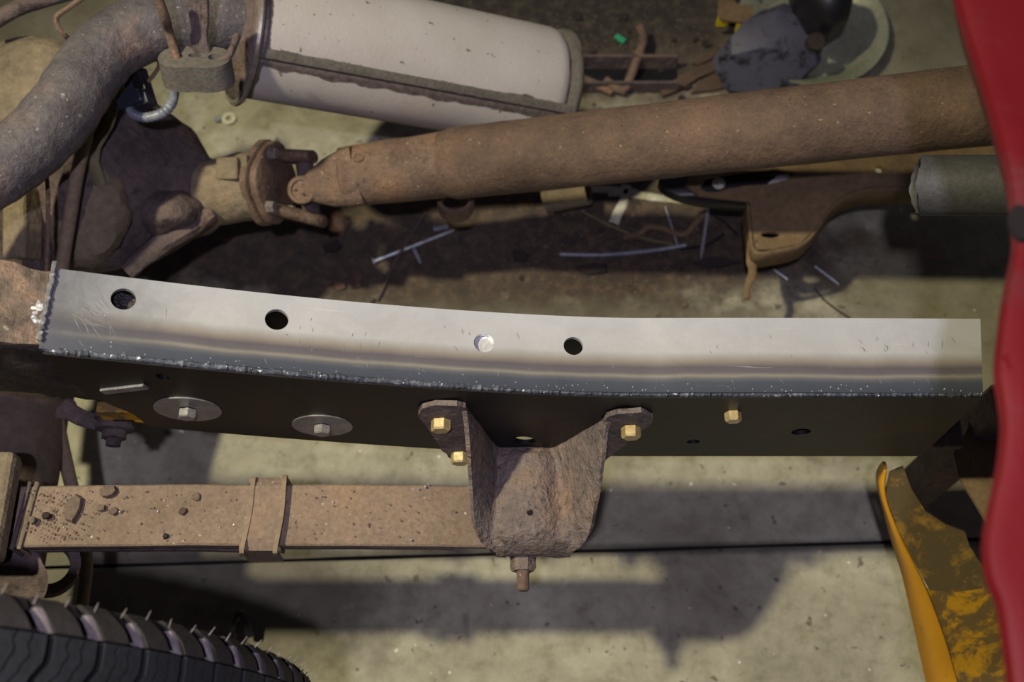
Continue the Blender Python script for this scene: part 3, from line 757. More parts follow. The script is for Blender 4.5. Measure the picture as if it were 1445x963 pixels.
# cast ribs running back from the snout
def rib(pts, r, mat='rust_dark', name='cast_rib'):
    q = spline([Vector(p) for p in pts], 6); n = len(q)
    return tube(name, q, [r*(.7+.3*math.sin(math.pi*i/(n-1))) for i in range(n)], mat, axle, seg=10, wob=.002, ns=60)
rib([D(300, 302, 1.272), D(255, 328, 1.262), D(215, 352, 1.256), D(178, 384, 1.25)], .0125)
loft('carrier_bulge', [(D(232, 300, 1.225+.006*0), R_, U_, .006, .006), (D(232, 300, 1.234), R_, U_, .020, .014), (D(232, 300, 1.245), R_, U_, .032, .022), (D(232, 300, 1.27), R_, U_, .042, .028)], 'rust_dark', axle, amp=.005, ns=40)
loft('side_cover', [(D(120, 300, 1.205), R_, U_, .010, .012), (D(120, 300, 1.21), R_, U_, .038, .046), (D(120, 300, 1.225), R_, U_, .046, .056), (D(120, 300, 1.27), R_, U_, .050, .060)], 'dust', axle, amp=.007, ns=40)
q0 = D(322, 238, 1.262)
R3 = Matrix((fx, U_, fz)).transposed()
box('casting_pad', q0, (.026, .024, .008), 'dust', axle, R3, .002)
box('casting_lug', D(346, 236, 1.264), (.008, .026, .008), 'dust', axle, R3, .002)
# round tan cover behind the exhaust
c = D(52, 150, 1.250); cz = c.z
loft('axle_cover', [(D(40, 152, 1.240), R_, U_, .082, .076), (D(42, 150, 1.210), R_, U_, .080, .074), (D(44, 148, 1.192), R_, U_, .070, .062), (D(46, 146, 1.185), R_, U_, .05, .042), (D(46, 146, 1.182), R_, U_, .01, .01)], 'dust', axle, amp=.003)
# near end of the axle, rough, below the spring
loft('axle_end', [(P(-30, 800, .33), R_, U_, .058, .035), (P(5, 810, .34), R_, U_, .035, .034), (P(30, 822, .34), R_, U_, .022, .026)], 'rust_dark', axle, amp=.003)
hollow('shackle_ring', P(68, 795, .305), P(68, 802, .285), .028, .019, 'rust_dark', axle, seg=30)
# pad clamped on the spring at far left
box('spring_pad', P(-38, 716, LZ+.016), (.065, .095, .024), 'dust', axle, None, .006)
# shock stud with its arm
arm = spline([P(90, 575, .33), P(115, 590, .335), P(140, 596, .34), P(160, 594, .345)], 6)
tube('bracket_arm', arm, [.012, .011, .010]+[.008]*(len(arm)-3), 'rust_dark', axle, seg=12, flat=.5)
sp_ = P(163, 592, .345)
st = lathe('shock_stud', sp_+Vector((0, .008, 0)), (0, -1, -.1), [(0, .010), (.003, .019), (.008, .019), (.009, .015), (.013, .015), (.014, .0175), (.018, .0175), (.019, .011), (.026, .011), (.0265, .007), (.033, .0065)], 'rust_dark', axle, seg=24)
# lines and cables
cable = [D(132, 150, 1.180), D(122, 190, 1.180), D(110, 240, 1.180), D(98, 310, 1.180), D(88, 372, 1.185), D(76, 460, 1.180), D(72, 535, 1.160), D(82, 600, 1.155), D(97, 670, 1.170), D(112, 730, 1.170), D(121, 790, 1.160), D(117, 840, 1.160), D(108, 900, 1.170), D(98, 980, 1.180)]
tag(tube('brake_cable', spline(cable, 8), .0068, 'tan', seg=14), 'thick tan cable running down past the rusty end of the rail', 'cable')
tag(tube('brake_pipe', spline([D(64, 236, 1.15), D(67, 262, 1.15), D(68, 300, 1.15), D(66, 372, 1.16), D(60, 470, 1.16)], 6), .0022, 'rust_yoke', seg=8), 'thin rusty brake pipe left of the thick tan cable', 'pipe')
box('spring_seat_block', D(32, 315, 1.21), (.028, .075, .03), 'dust', axle, R3, .004)
box('seat_plate', D(55, 325, 1.235), (.022, .09, .03), 'rust_dark', axle, R3, .004)
rod = tube('link_bar', [D(168, 118, 1.200), D(150, 175, 1.200), D(133, 205, 1.200), D(130, 228, 1.205), D(142, 262, 1.210)], .008, 'cable', axle, seg=12, flat=.5)

# sensor plug and loom
plug = thing('wiring_connector', 'dark blue-black wiring connector beside the rubber exhaust mount', 'connector', tuple(D(196, 128, 1.170)))
Rp = R3 @ Matrix.Rotation(.35, 3, 'Z')
cpl = D(196, 126, 1.175)
box('connector_body', cpl, (.022, .040, .018), 'plug', plug, Rp, .0015)
box('connector_collar', D(190, 142, 1.172), (.028, .014, .022), 'plug', plug, Rp, .0015)
box('locking_tab', cpl-ray(196, 126)*.012+U_*.006, (.013, .018, .004), 'black', plug, Rp, .001)
q = spline([D(184, 150, 1.170), D(187, 160, 1.170), D(205, 166, 1.170), D(228, 160, 1.170), D(242, 146, 1.175), D(246, 128, 1.190)], 8)
n = len(q); tube('corrugated_hose', [q[0].lerp(q[0], 0)]+[p for p in q], [.0045]+[.0048+.0007*(i % 2) for i in range(n)], 'hose', plug, seg=12)
tube('wire', spline([D(205, 118, 1.175), D(215, 108, 1.180), D(225, 90, 1.190), D(215, 75, 1.220)], 6), .0022, 'rust_yoke', plug, seg=8)

# ================================================================ EXHAUST
ex = thing('exhaust', 'white-shelled exhaust muffler with a curving grey pipe at upper left', 'exhaust', tuple(D(560, 110, 1.2)))
pc_ = [D(-150, 330, 1.04), D(-80, 285, 1.06), D(-10, 243, 1.08), D(48, 200, 1.095), D(92, 152, 1.11), D(122, 105, 1.13), D(162, 62, 1.15), D(222, 36, 1.165), D(290, 30, 1.18), D(350, 32, 1.20)]
pp = spline(pc_, 10)
rr = [.0325+.0003*math.sin(i*1.3) for i in range(len(pp))]
tube('exhaust_pipe', pp, rr, 'pipe', ex, seg=48, wob=.0012, ns=60)
ML = D(350, 44, 1.22); MR = D(776, 126, 1.385)
md = (MR-ML).normalized(); mL = (MR-ML).length
mv = (CAM-(ML+MR)/2); mv = (mv-md*mv.dot(md)).normalized(); ms = md.cross(mv).normalized()
if ms.dot(U_) < 0: ms = -ms
# tilt section so that the seam faces the camera a little below the middle
tl = math.radians(-16); e1 = (ms*math.cos(tl)+mv*math.sin(tl)); e2 = (mv*math.cos(tl)-ms*math.sin(tl))
SEAM = math.radians(-105)                        # angle measured from e1 towards e2... seam direction
RU, RV = .0680, .060
def shell_part(name, a0, a1, r_off, nu=60, nv=40):
    vv = []; ff = []; uv = []
    for i in range(nu+1):
        t = i/nu; endk = math.sqrt(max(0, 1-max(0, (t-.955)/.045)**2*.35))
        for k in range(nv+1):
            u = k/nv; a = a0+(a1-a0)*u
            c = ML+md*(mL*t)
            vv.append(c+(ms*RU*math.cos(a)+mv*RV*math.sin(a))*endk*(1+r_off))
            dist = min(u, 1-u)*abs(a1-a0)*.06/.06*.9; de = min(t*mL, (1-t)*mL)/.06*.9
            uv.append((t, min(dist, de+.02)))
    for i in range(nu):
        for k in range(nv): ff.append([i*(nv+1)+k, i*(nv+1)+k+1, (i+1)*(nv+1)+k+1, (i+1)*(nv+1)+k])
    o = link(name, vv, ff, 'shell', ex, uvs=uv, auto=50)
    s = o.modifiers.new('thickness', 'SOLIDIFY'); s.thickness = .0015; s.offset = 0
    return o
sa = math.pi+math.radians(-70)+0                 # seam angle: cos negative = lower side of picture, sin positive = towards camera
shell_part('upper_shell', sa-math.radians(150), sa, .02)
shell_part('lower_shell', sa, sa+math.radians(210), 0)
# rolled seam
vv = []; ff = []; n = 90
for i in range(n+1):
    t = i/n; c = ML+md*mL*t
    for (da, ro) in ((-.17, 1.021), (-.155, 1.045), (-.09, 1.06), (-.03, 1.055), (-.012, 1.035), (-.012, 1.0)):
        a = sa+da+.008*noise.noise(Vector((t*30, 1, 0))); r1 = ro+.006*noise.noise(Vector((t*60, da*30, 4)))
        vv.append(c+ms*RU*r1*math.cos(a)+mv*RV*r1*math.sin(a))
for i in range(n):
    for k in range(5): ff.append([i*6+k, i*6+k+1, (i+1)*6+k+1, (i+1)*6+k])
link('rolled_seam', vv, ff, 'rubber_dusty', ex)
# end caps with raised rims
for (c, s, nm) in ((ML, -1, 'front_cap'), (MR, 1, 'rear_cap')):
    secs = []
    for (t, k) in ((-.004, 1.02), (.003, 1.055), (.008, 1.055), (.010, 1.0), (.011, .93), (.016, .86), (.022, .6), (.024, .2)):
        secs.append((c+md*s*t, ms, mv, RU*k, RV*k))
    loft('end_cap', secs, 'rubber_dusty' if s > 0 else 'rust_dark', ex, seg=60)
vv, ff = tubeg([ML-md*.004+(ms*RU*1.10*math.cos(a)+mv*RV*1.10*math.sin(a)) for a in [2*math.pi*k/60 for k in range(61)]], .0042, 8, False)
link('bright_end_band', vv, ff, 'clamp', ex)
# rubber hanger
rh = thing('exhaust_rubber_mount', 'grey two-hole rubber exhaust mount hung on a rusty rod', 'rubber mount', tuple(D(278, 112, 1.0)))
hc = D(278, 98, 1.10); up3 = Vector((0, .0, 1)); hu = (R_*1.0-up3*R_.dot(up3)).normalized(); tilt = Vector((0.02, .35, .93)).normalized()
hu = (R_-tilt*R_.dot(tilt)).normalized(); hv = tilt.cross(hu).normalized()
outl = []
for k in range(48):
    a = 2*math.pi*k/48; r_ = 1+.0*math.cos(2*a); x = .0335*math.copysign(abs(math.cos(a))**.72, math.cos(a)); y = .0190*math.copysign(abs(math.sin(a))**.85, math.sin(a))
    y *= 1-.10*math.exp(-(x/.006)**2); outl.append((x, y))
hs = [circ(-.0165, .001, .0055, .0055, 16), circ(.0175, .001, .0050, .0050, 16), circ(.0, .003, .0065, .0040, 16)]
sheet('mount_body', outl, hs, .006, lambda x, y: hc+hu*x+hv*y*(1 if hv.y > 0 else -1), .027, 'rubber_dusty', rh, off=0, auto=40)
a_ = hc-hu*.0165
tube('hanger_rod', spline([a_-tilt*.018, a_+tilt*.006, a_+tilt*.03+Vector((-.006, .012, 0)), D(232, 22, 1.05), D(215, -25, 1.03)], 8), .0044, 'rust_yoke', rh, seg=14)
tube('second_hanger_rod', spline([hc+hu*.0175-tilt*.018, hc+hu*.0175+tilt*.005, D(322, 80, 1.09), D(335, 50, 1.10)], 6), .0035, 'rust_dark', rh, seg=12)
mb = MB()
for k in range(4):
    q = spline([D(268+k*7, -10, 1.08), D(272+k*6, 25, 1.09), D(274+k*6+rnd.uniform(-4, 4), 55, 1.095), D(281+k*5, 84, 1.10)], 6); mb.add(*tubeg(q, [.0038+.001*noise.noise(Vector((i, k, 0))) for i in range(len(q))], 8))
tag(mb.build('frayed_strap', 'rust_dark'), 'dirty frayed strap hanging down onto the rubber exhaust mount', 'strap')
tag(tube('steel_conduit', spline([D(345, -20, 1.02), D(352, 3, 1.02), D(362, 18, 1.03)], 5), .006, 'hose', seg=10), 'short grey hose at the top beside the muffler band', 'hose') if False else None

# upper-left odds and ends
tag(tube('dark_pipe', spline([D(-20, 38, 1.18), D(20, 14, 1.18), D(60, 0, 1.18), D(110, -14, 1.18)], 6), .008, 'rust_dark', seg=14), 'dark rusty pipe crossing the top left corner', 'pipe')
tag(tube('bent_wire', spline([D(118, -4, 1.12), D(98, 10, 1.12), D(81, 22, 1.12), D(80, 34, 1.12), D(90, 48, 1.12), D(98, 56, 1.13)], 6), .0026, 'rust_yoke', seg=8), 'thin bent copper-brown wire at the top left', 'wire')

# ================================================================ RED CAB PANEL
ZC = .88
edge = [(1340, -60), (1350, 0), (1375, 80), (1400, 160), (1418, 230), (1428, 300), (1430, 350), (1420, 400), (1412, 450), (1405, 520), (1410, 560), (1414, 600), (1408, 660), (1395, 720), (1388, 770), (1394, 815), (1408, 850), (1416, 900), (1424, 963), (1432, 1060)]
cab = thing('cab_body', 'red painted cab bodywork with wavy edge along the right side', 'bodywork', tuple(P(1500, 480, ZC)))
ed3 = spline([P(x, y, ZC) for x, y in edge], 5)
vv = []; ff = []
prof = [(.030, -.055), (.012, -.030), (.0035, -.012), (0, -.003), (.002, .001), (.010, .0022), (.03, -.001), (.06, 0), (.12, .003), (.25, .003), (.5, .003)]
for q in ed3:
    for (dx, dz) in prof:
        p = q+Vector((dx, 0, dz+(.0025*noise.noise(Vector((q.x*9+dx*14, q.y*14, 0))) if dx > .005 and dz > -.003 else 0)))
        vv.append(p)
k = len(prof)
for i in range(len(ed3)-1):
    for j in range(k-1): ff.append([i*k+j, i*k+j+1, (i+1)*k+j+1, (i+1)*k+j])
pan = link('red_panel', vv, ff, 'red', cab, auto=50)
s = pan.modifiers.new('thickness', 'SOLIDIFY'); s.thickness = .0015; s.offset = -1
hq = P(1441, 315, ZC+.0035)
v, f = tubeg([hq-Vector((0, 0, .002)), hq+Vector((0, 0, .0012))], .0055, 20, flat=1.7); link('panel_hole', v, f, 'hole_shade', cab)  # black disc laid on the panel, painting a shaded hole
for (x, y) in ((1412, 520-8), (1436, 238)):
    lathe('spot_weld', P(x+14, y, ZC+.001), (0, 0, 1), [(0, .0045), (.0012, .0035), (.0008, .0012)], 'red', cab, seg=14)

# ================================================================ CUT TUBE
t0 = D(1294, 262, .93); t1 = D(1294, 262, .93)+(D(1520, 262, .905)-D(1294, 262, .93))*1.9
def jag(a): return .003*math.sin(a*2+.6)+.0022*noise.noise(Vector((math.cos(a)*3, math.sin(a)*3, 2)))+(.006 if 0.5 < (a % 6.283) < .9 else 0)
ct = thing('cut_tube', 'grey steel tube with a torn open end under the red bodywork', 'tube', tuple(t0))
hollow('tube_wall', t0, t1, .0240, .0226, 'tube', ct, jag=jag, seg=64)
hollow('shaded_bore', t0+(t1-t0)*.012, t1, .02255, .0215, 'joint_bore_dark', ct, seg=48)  # black lining paints the shade inside the tube
lathe('bore_shade_disc', t0.lerp(t1, .12), t1-t0, [(0, .0214), (.01, .0214)], 'joint_bore_dark', ct, seg=30)  # added black disc that ends the bore in painted shade

# ================================================================ CROSSMEMBER
cm = thing('crossmember', 'olive-brown curved crossmember plate under the grey cut tube', 'crossmember', tuple(P(1150, 280, .12)))
top_px = [(968, 262), (975, 240), (1090, 215), (1200, 205), (1320, 200), (1460, 196), (1460, 262), (1290, 264), (1250, 264), (1215, 268), (1185, 280), (1165, 300), (1148, 326), (1128, 344), (1090, 352), (1066, 352), (1062, 322), (1058, 284), (1020, 280), (985, 276)]
ZM = .16
tp = [tuple(P(x, y, ZM).xy) for x, y in top_px]
hole1 = [tuple(P(x, y, ZM).xy) for x, y in ((988, 266), (995, 252), (1020, 246), (1060, 241), (1095, 238), (1124, 243), (1110, 254), (1085, 260), (1055, 262), (1030, 266), (1010, 272), (996, 272))]
h2 = P(1240, 240, ZM); hole2 = circ(h2.x, h2.y, .0045, .0045, 14)
h3 = P(1087, 331, ZM); hole3 = circ(h3.x, h3.y, .011, .004, 14)
sheet('crossmember_plate', tp, [hole1, hole2, hole3], .02, lambda x, y: Vector((x, y, ZM+.002*noise.noise(Vector((x*12, y*12, 0))))), .004, 'cross', cm)
pq = P(1052, 254, ZM-.02)
loft('hole_dark_pad', [(pq+Vector((0, 0, dz)), R_, Vector((0, 1, 0)), .105*k, .034*k) for (dz, k) in ((-.02, .8), (-.016, 1), (0, 1), (.005, .8), (.006, .2))], 'black', cm, seg=30)  # added black pad that darkens the view through the long hole
lathe('bright_rivet', P(1014, 259, ZM-.011), (0, 0, 1), [(0, .008), (.003, .007), (.004, .002)], 'white', cm, seg=18)
tag(tube('bright_sliver', [P(1085, 262, ZM-.008), P(1102, 255, ZM-.006), P(1114, 248, ZM-.008)], [.003, .008, .003], 'spat', cm, seg=10, flat=.5), 'bright bare metal sliver')
# folded lip along its near edge
lip = [P(x, y, ZM) for x, y in ((1460, 262), (1290, 264), (1250, 264), (1215, 268), (1185, 280), (1165, 300), (1148, 326), (1128, 344), (1090, 353), (1066, 353), (1060, 320), (1057, 286))]
lip = spline(lip, 4); vv = []; ff = []
for q in lip:
    for (o_, dz) in ((0, .002), (-.002, -.002), (-.0025, -.03)): vv.append(q+Vector((0, o_, dz)))
for i in range(len(lip)-1):
    for j in range(2): ff.append([i*3+j, i*3+j+1, (i+1)*3+j+1, (i+1)*3+j])
o = link('folded_lip', vv, ff, 'cross', cm, auto=60); s = o.modifiers.new('thickness', 'SOLIDIFY'); s.thickness = .003
pts = spline([P(1062, 340, ZM), P(1060, 365, ZM-.02), P(1062, 385, ZM-.02), P(1058, 396, ZM-.02), P(1054, 408, ZM-.02), P(1054, 422, ZM-.02)], 5)
tube('hanging_tongue', pts, [.006]*8+[.005]*8+[.004]*(len(pts)-16), 'cross', cm, seg=10, flat=.4)

# far plate seen between rail end and cab
pl = [(1402, 545), (1440, 540), (1470, 620), (1440, 760), (1398, 745), (1372, 702), (1352, 672), (1344, 640)]
ZP = .30
sheet('rusty_flat_plate', [tuple(P(x, y, ZP).xy) for x, y in pl], [], .02, lambda x, y: Vector((x, y, ZP+.003*noise.noise(Vector((x*20, y*20, 0))))), .004, 'cross')
tag(bpy.data.objects['rusty_flat_plate'], 'flat olive-brown plate between the rail end and red bodywork', 'plate')

# ================================================================ JACK STAND
js = thing('jack_stand', 'worn yellow jack stand under the right end of the rail', 'jack stand', tuple(P(1330, 800, .0)))
def zj(py): return .34-.20*(py-650)/313
def jp(x, y, dz=0): return P(x, y, zj(y)+dz)
def poly_sheet(name, pl, mat, par, thick=.003, step=.02, holes=(), off=-1):
    # piecewise sloping plate: height follows the picture row it was measured at
    fnm = lambda x, y: P(x*1000, y*1000, zj(y*1000))
    return sheet(name, [(x/1000, y/1000) for x, y in pl], [[(a/1000, b/1000) for a, b in h] for h in holes], step, fnm, thick, mat, par, off=off)
poly_sheet('worn_front_plate', [(1250, 700), (1256, 668), (1275, 660), (1286, 690), (1306, 722), (1335, 742), (1362, 752), (1368, 770), (1380, 790), (1400, 812), (1410, 834), (1395, 830), (1350, 836), (1312, 834), (1288, 790), (1268, 750)], 'yellowd', js)
poly_sheet('front_leg', [(1308, 833), (1350, 836), (1395, 830), (1412, 836), (1438, 1040), (1468, 1178), (1412, 1178), (1372, 1040), (1352, 963), (1334, 900)], 'yellow', js)
# side flange of the leg, folded away to the left
fo = spline([jp(x, y) for x, y in ((1252, 662), (1250, 700), (1268, 750), (1288, 790), (1309, 833), (1334, 900), (1352, 963), (1372, 1040), (1412, 1178))], 4)
fi = spline([jp(x, y, max(-.03, -zj(y)+.001)) for x, y in ((1250, 652), (1240, 672), (1250, 720), (1262, 765), (1276, 812), (1292, 885), (1309, 963), (1330, 1040), (1366, 1176))], 4)
vv = []; ff = []
for a, b in zip(fo, fi): vv += [a, b]
for i in range(len(fo)-1): ff.append([2*i, 2*i+1, 2*i+3, 2*i+2])
o = link('side_flange', vv, ff, M_paint('orange_yellow_paint', (196, 140, 26), (120, 92, 40), .66, .5, 20, .2), js, auto=60); s = o.modifiers.new('thickness', 'SOLIDIFY'); s.thickness = .003
# saddle and column under the rail
box('column', (P(1345, 650, .2).x, .375, .19), (.035, .035, .34), 'rust_dark', js, None, .003)
box('saddle', (P(1300, 630, .368).x, .352, .368), (.075, .05, .010), 'rust_dark', js, None, .003)
js2 = thing('yellow_bracket', 'small yellow bracket peeking out below the left part of the rail', 'bracket', (P(200, 575, .40).x, .352, .40))
box('bracket_block', (P(205, 580, .40).x, .352, .425), (.060, .03, .02), 'yellow', js2)
v = [P(149, 561, .41), P(166, 578, .405), P(190, 594, .40), P(262, 602, .40), P(262, 570, .40), P(150, 545, .41)]
link('bracket_lip', [q+Vector((0, 0, s_)) for s_ in (0, -.004) for q in v], [[0, 1, 2, 3, 4, 5], [11, 10, 9, 8, 7, 6]]+[[i, (i+1) % 6, 6+(i+1) % 6, 6+i] for i in range(6)], M_paint('bright_orange_yellow_paint', (214, 152, 40), (150, 100, 30), .7, .5, 30, .1), js2, smooth=False)

# ================================================================ TYRE
TR, TX, TZ, TY = .41, -.56, .46, .125
ty = thing('tyre', 'black off-road tyre with chunky tread at the lower left', 'tyre', (TX, TY-.12, 0))
Wd = .24; r0 = TR-.013
prof = [(0.000, r0-.085), (.0, r0-.05), (.002, r0-.020), (.006, r0-.006), (.014, r0), (Wd-.014, r0), (Wd-.006, r0-.006), (Wd-.002, r0-.02), (Wd, r0-.05), (Wd, r0-.085), (Wd-.01, r0-.15), (.01, r0-.15)]
lathe('carcass', (TX, TY, TZ), (0, -1, 0), prof, 'shoulder', ty, seg=160, closed=True)
lathe('wheel_rim', (TX, TY-.02, TZ), (0, -1, 0), [(0, r0-.148), (.2, r0-.148), (.2, r0-.17), (.11, r0-.19), (.10, .05), (.08, .05), (.08, r0-.20), (0, r0-.17)], 'rust_dark', ty, seg=60, closed=True)
NB = 84; dth = 2*math.pi/NB
def cyl(th, y, r): return Vector((r*math.sin(th), y, r*math.cos(th)))
def slab(mb, ya, yb, fa, fb, r1, r2, ny=8, rf=None):
    """tread slab between angle functions fa(y), fb(y), from radius r1 to r2(y)"""
    vv = []; ff = []
    for i in range(ny+1):
        y = ya+(yb-ya)*i/ny; ro = r2(y) if callable(r2) else r2
        vv += [cyl(fa(y), y, r1), cyl(fa(y), y, ro), cyl(fb(y), y, ro), cyl(fb(y), y, r1)]
    for i in range(ny):
        for j in range(4): ff.append([i*4+j, i*4+(j+1) % 4, (i+1)*4+(j+1) % 4, (i+1)*4+j])
    ff.append([0, 1, 2, 3]); ff.append([ny*4+3, ny*4+2, ny*4+1, ny*4])
    mb.add(vv, ff)
def mesh_from(mb, name, mat):
    me = bpy.data.meshes.new(name); me.from_pydata([tuple(q) for q in mb.v], [], mb.f); me.materials.append(MT[mat])
    bm = bmesh.new(); bm.from_mesh(me); bmesh.ops.recalc_face_normals(bm, faces=bm.faces); bm.to_mesh(me); bm.free(); return me
# crown block: three slabs separated by wavy sipes, kinked sideways half way (y measured from the tyre's inner face, negative outboard)
def kink(y): return -.20*dth*max(0, min(1, (-y-.034)/.010)) - .10*dth*max(0, (-y-.03)/.03)
def zig(y, s): return .035*dth*math.sin(y*620+s)
mb = MB(); hb_ = dth*.42
cuts = [-1, -.36, .32, 1]
for k in range(3):
    lo, hi = cuts[k], cuts[k+1]
    fa = (lambda y, lo=lo, k=k: lo*hb_+kink(y)+(zig(y, k)+.022*dth if k > 0 else 0))
    fb = (lambda y, hi=hi, k=k: hi*hb_+kink(y)+(zig(y, k+1)-.022*dth if k < 2 else 0))
    slab(mb, -.020, -.066, fa, fb, TR-.014, TR, 16)
crown = mesh_from(mb, 'tread_block', 'tread')
# shoulder block: slanted lug falling over the shoulder
mb = MB()
rs_ = lambda y: TR-.0005-.010*max(0, (y+.013)/.013)**1.6
slab(mb, .0005, -.0185, lambda y: -hb_*1.02+.38*dth*(y+.0185)/.019*-1, lambda y: hb_*.30+.38*dth*(y+.0185)/.019*-1, TR-.03, rs_, 8)
slab(mb, .0005, -.0075, lambda y: hb_*.34-.3*dth, lambda y: hb_*1.02-.3*dth, TR-.03, lambda y: TR-.006-.008*max(0, (y+.0075)/.0075), 5)
should = mesh_from(mb, 'shoulder_block', 'shoulder')
mb = MB(); slab(mb, -.006, -.0185, lambda y: hb_*.72+.55*dth*(-y-.006)/.0125*.6-.12*dth, lambda y: hb_*.95+.55*dth*(-y-.006)/.0125*.6-.10*dth, TR-.012, TR-.0035, 4)
scuff = mesh_from(mb, 'scuffed_rib', 'wear')
off = Vector((TX, TY, TZ))-ty.location
for i in range(NB):
    th = i*dth+.012
    for (me, nm) in ((should, 'shoulder_block'), (crown, 'tread_block'), (scuff, 'scuffed_rib')):
        if me is scuff and not (.6 < th < 1.75): continue
        o = bpy.data.objects.new(nm, me); COL.objects.link(o); o.parent = ty; o.location = off; o.rotation_euler = (0, th, 0)
        if me is scuff: o['label'] = 'pale scuffed rubber rib'
mb = MB()
for i in range(NB):
    th = i*dth
    for (ya, yb) in ((-.074, -.118), (-.124, -.168), (-.176, -.222)):
        slab(mb, ya, yb, lambda y: th-hb_+.3*dth*y/.2, lambda y: th+hb_+.3*dth*y/.2, TR-.014, TR, 1)
me = mesh_from(mb, 'outer_tread', 'tread'); o = bpy.data.objects.new('outer_tread', me); COL.objects.link(o); o.parent = ty; o.location = off; o['kind'] = 'stuff'
# moulding hairs standing off the shoulder
mb = MB()
for i in range(26):
    th = .62+i*.046; a = cyl(th, -.001-rnd.random()*.004, TR-.008); d_ = Vector((math.sin(th)*.4+rnd.uniform(-.1, .5), .8, math.cos(th)))*.006
    mb.add(*tubeg([off+a, off+a+d_], [.0004, .0002], 5))
mb2 = MB(); mb2.v = [q+ty.location for q in mb.v]; mb2.f = mb.f
tag(mb2.build('moulding_hairs', 'wear', ty), kind='stuff')

# ================================================================ THINGS ON THE FLOOR
def flat_flake(name, px, py, w_, l_, rot, label, mat, cat='rust flake', group=None, h=.003, seed=0, z=.0):
    rs = random.Random(seed+int(px)*7+int(py)); c = P(px, py, z); n = rs.choice((5, 6, 7)); ring = []
    for k in range(n):
        a = 2*math.pi*k/n+rs.uniform(-.25, .25); s = rs.uniform(.7, 1.15)
        x, y = w_*s*math.cos(a), l_*s*math.sin(a); ring.append(Vector((x*math.cos(rot)-y*math.sin(rot), x*math.sin(rot)+y*math.cos(rot), 0)))
    tx, ty_ = rs.uniform(-.12, .12), rs.uniform(-.12, .12); low = min(q.x*tx+q.y*ty_ for q in ring)
    lift = lambda q: Vector((0, 0, q.x*tx+q.y*ty_-low+.0003))
    v = [c+q+lift(q) for q in ring]+[c+q*.9+lift(q)+Vector((0, 0, h)) for q in ring]
    f = [[k, (k+1) % n, n+(k+1) % n, n+k] for k in range(n)]+[[n+k for k in range(n)], list(range(n))[::-1]]
    return tag(link(name, v, f, mat, smooth=False), label, cat, group)
flat_flake('rust_flake', 475, 316, .020, .018, 0, 'largest brown rust flake, on the floor below the universal joint', 'flake')
flat_flake('rust_flake', 480, 404, .012, .008, .5, 'pale brown rust flake on dark floor just above the rail', 'flake')
flat_flake('rust_flake', 503, 394, .010, .015, .2, 'tall dark rust flake right of the pale one above the rail', 'flake')
flat_flake('rust_flake', 838, 380, .022, .010, 0, 'wide dark flake lying alone above the middle of the rail', 'flaked')
flat_flake('rust_flake', 735, 362, .013, .010, 0, 'dark angular flake left of the wide one above the rail', 'flaked')
flat_flake('rust_flake', 882, 374, .008, .010, 0, 'small brown flake right of the wide dark flake', 'flake')
flat_flake('rust_flake', 1010, 372, .030, .009, 0, 'long dark flake under the hanging tongue of the crossmember', 'flaked')
flat_flake('rust_flake', 470, 350, .014, .012, 0, 'dark flake left of the long nail', 'flaked')
for k in range(20):
    px = rnd.uniform(460, 1060); py = rnd.uniform(300, 436)
    s = rnd.uniform(.002, .0065)
    flat_flake('rust_crumb', px, py, s, s*rnd.uniform(.6, 1), rnd.uniform(0, 3), 'small rust crumb scattered on the oily floor above the rail', rnd.choice(('flake', 'flaked', 'clod')), 'rust crumb', 'rust crumbs on the oily floor', h=.002)
for k in range(18):
    px = rnd.uniform(700, 1000); py = rnd.uniform(15, 150)
    s = rnd.uniform(.003, .010)
    flat_flake('dirt_lump', px, py, s, s*rnd.uniform(.6, 1), rnd.uniform(0, 3), 'dirt lump on the dark floor between muffler and steel dish', rnd.choice(('flaked', 'clod', 'flaked')), 'dirt', 'dirt lumps at the top of the picture', h=.004)
mb = MB()
for i in range(1500):
    if i < 1000: px = rnd.gauss(760, 190); py = rnd.gauss(350, 42)
    else: px = rnd.gauss(880, 90); py = rnd.gauss(70, 45)
    c = P(px, py, 0); r = rnd.uniform(.0006, .0026); a = rnd.random()*6
    u = Vector((math.cos(a), math.sin(a), 0))*r; w4 = Vector((-math.sin(a), math.cos(a), 0))*r*.7
    mb.add([c+u, c+w4, c-u, c-w4, c+Vector((0, 0, r*.8))], [[0, 1, 4], [1, 2, 4], [2, 3, 4], [3, 0, 4]])
tag(mb.build('floor_grit', 'clod', smooth=False), 'loose rusty grit on the floor around the shaft', 'grit', kind='stuff')
def nail(px0, py0, px1, py1, r, label, mat='silver', head=True, z=.004, cat='nail'):
    a = P(px0, py0, z); b = P(px1, py1, z+.002); t = thing('nail', label, cat, tuple(a))
    tube('shank', [a, a.lerp(b, .9), b], [r, r, r*.3], mat, t, seg=8)
    if head: tube('head', [a, a-(b-a).normalized()*.002], r*2.4, mat, t, seg=10)
    return t
nail(528, 369, 641, 325, .0024, 'long bright nail on the floor below the shaft sleeve', head=True)
nail(583, 350, 594, 372, .0024, 'short stubby bright nail below the long one', head=False)
nail(1004, 264, 989, 366, .0020, 'bright upright nail right of the white residue', z=.03, head=False)
nail(939, 292, 957, 350, .0014, 'thin bent bright nail between white residue and upright nail', head=False)
nail(1091, 380, 1112, 395, .0014, 'small nail on the floor right of the hanging tongue', head=False)
nail(1150, 376, 1184, 402, .0014, 'thin nail further right on the dark floor', head=False)
tag(tube('thin_rod', [P(600, 300, .01), P(560, 365, .006), P(532, 425, .004)], .0022, 'rust_dark', seg=8), 'thin dark rod lying across the long nail', 'rod')
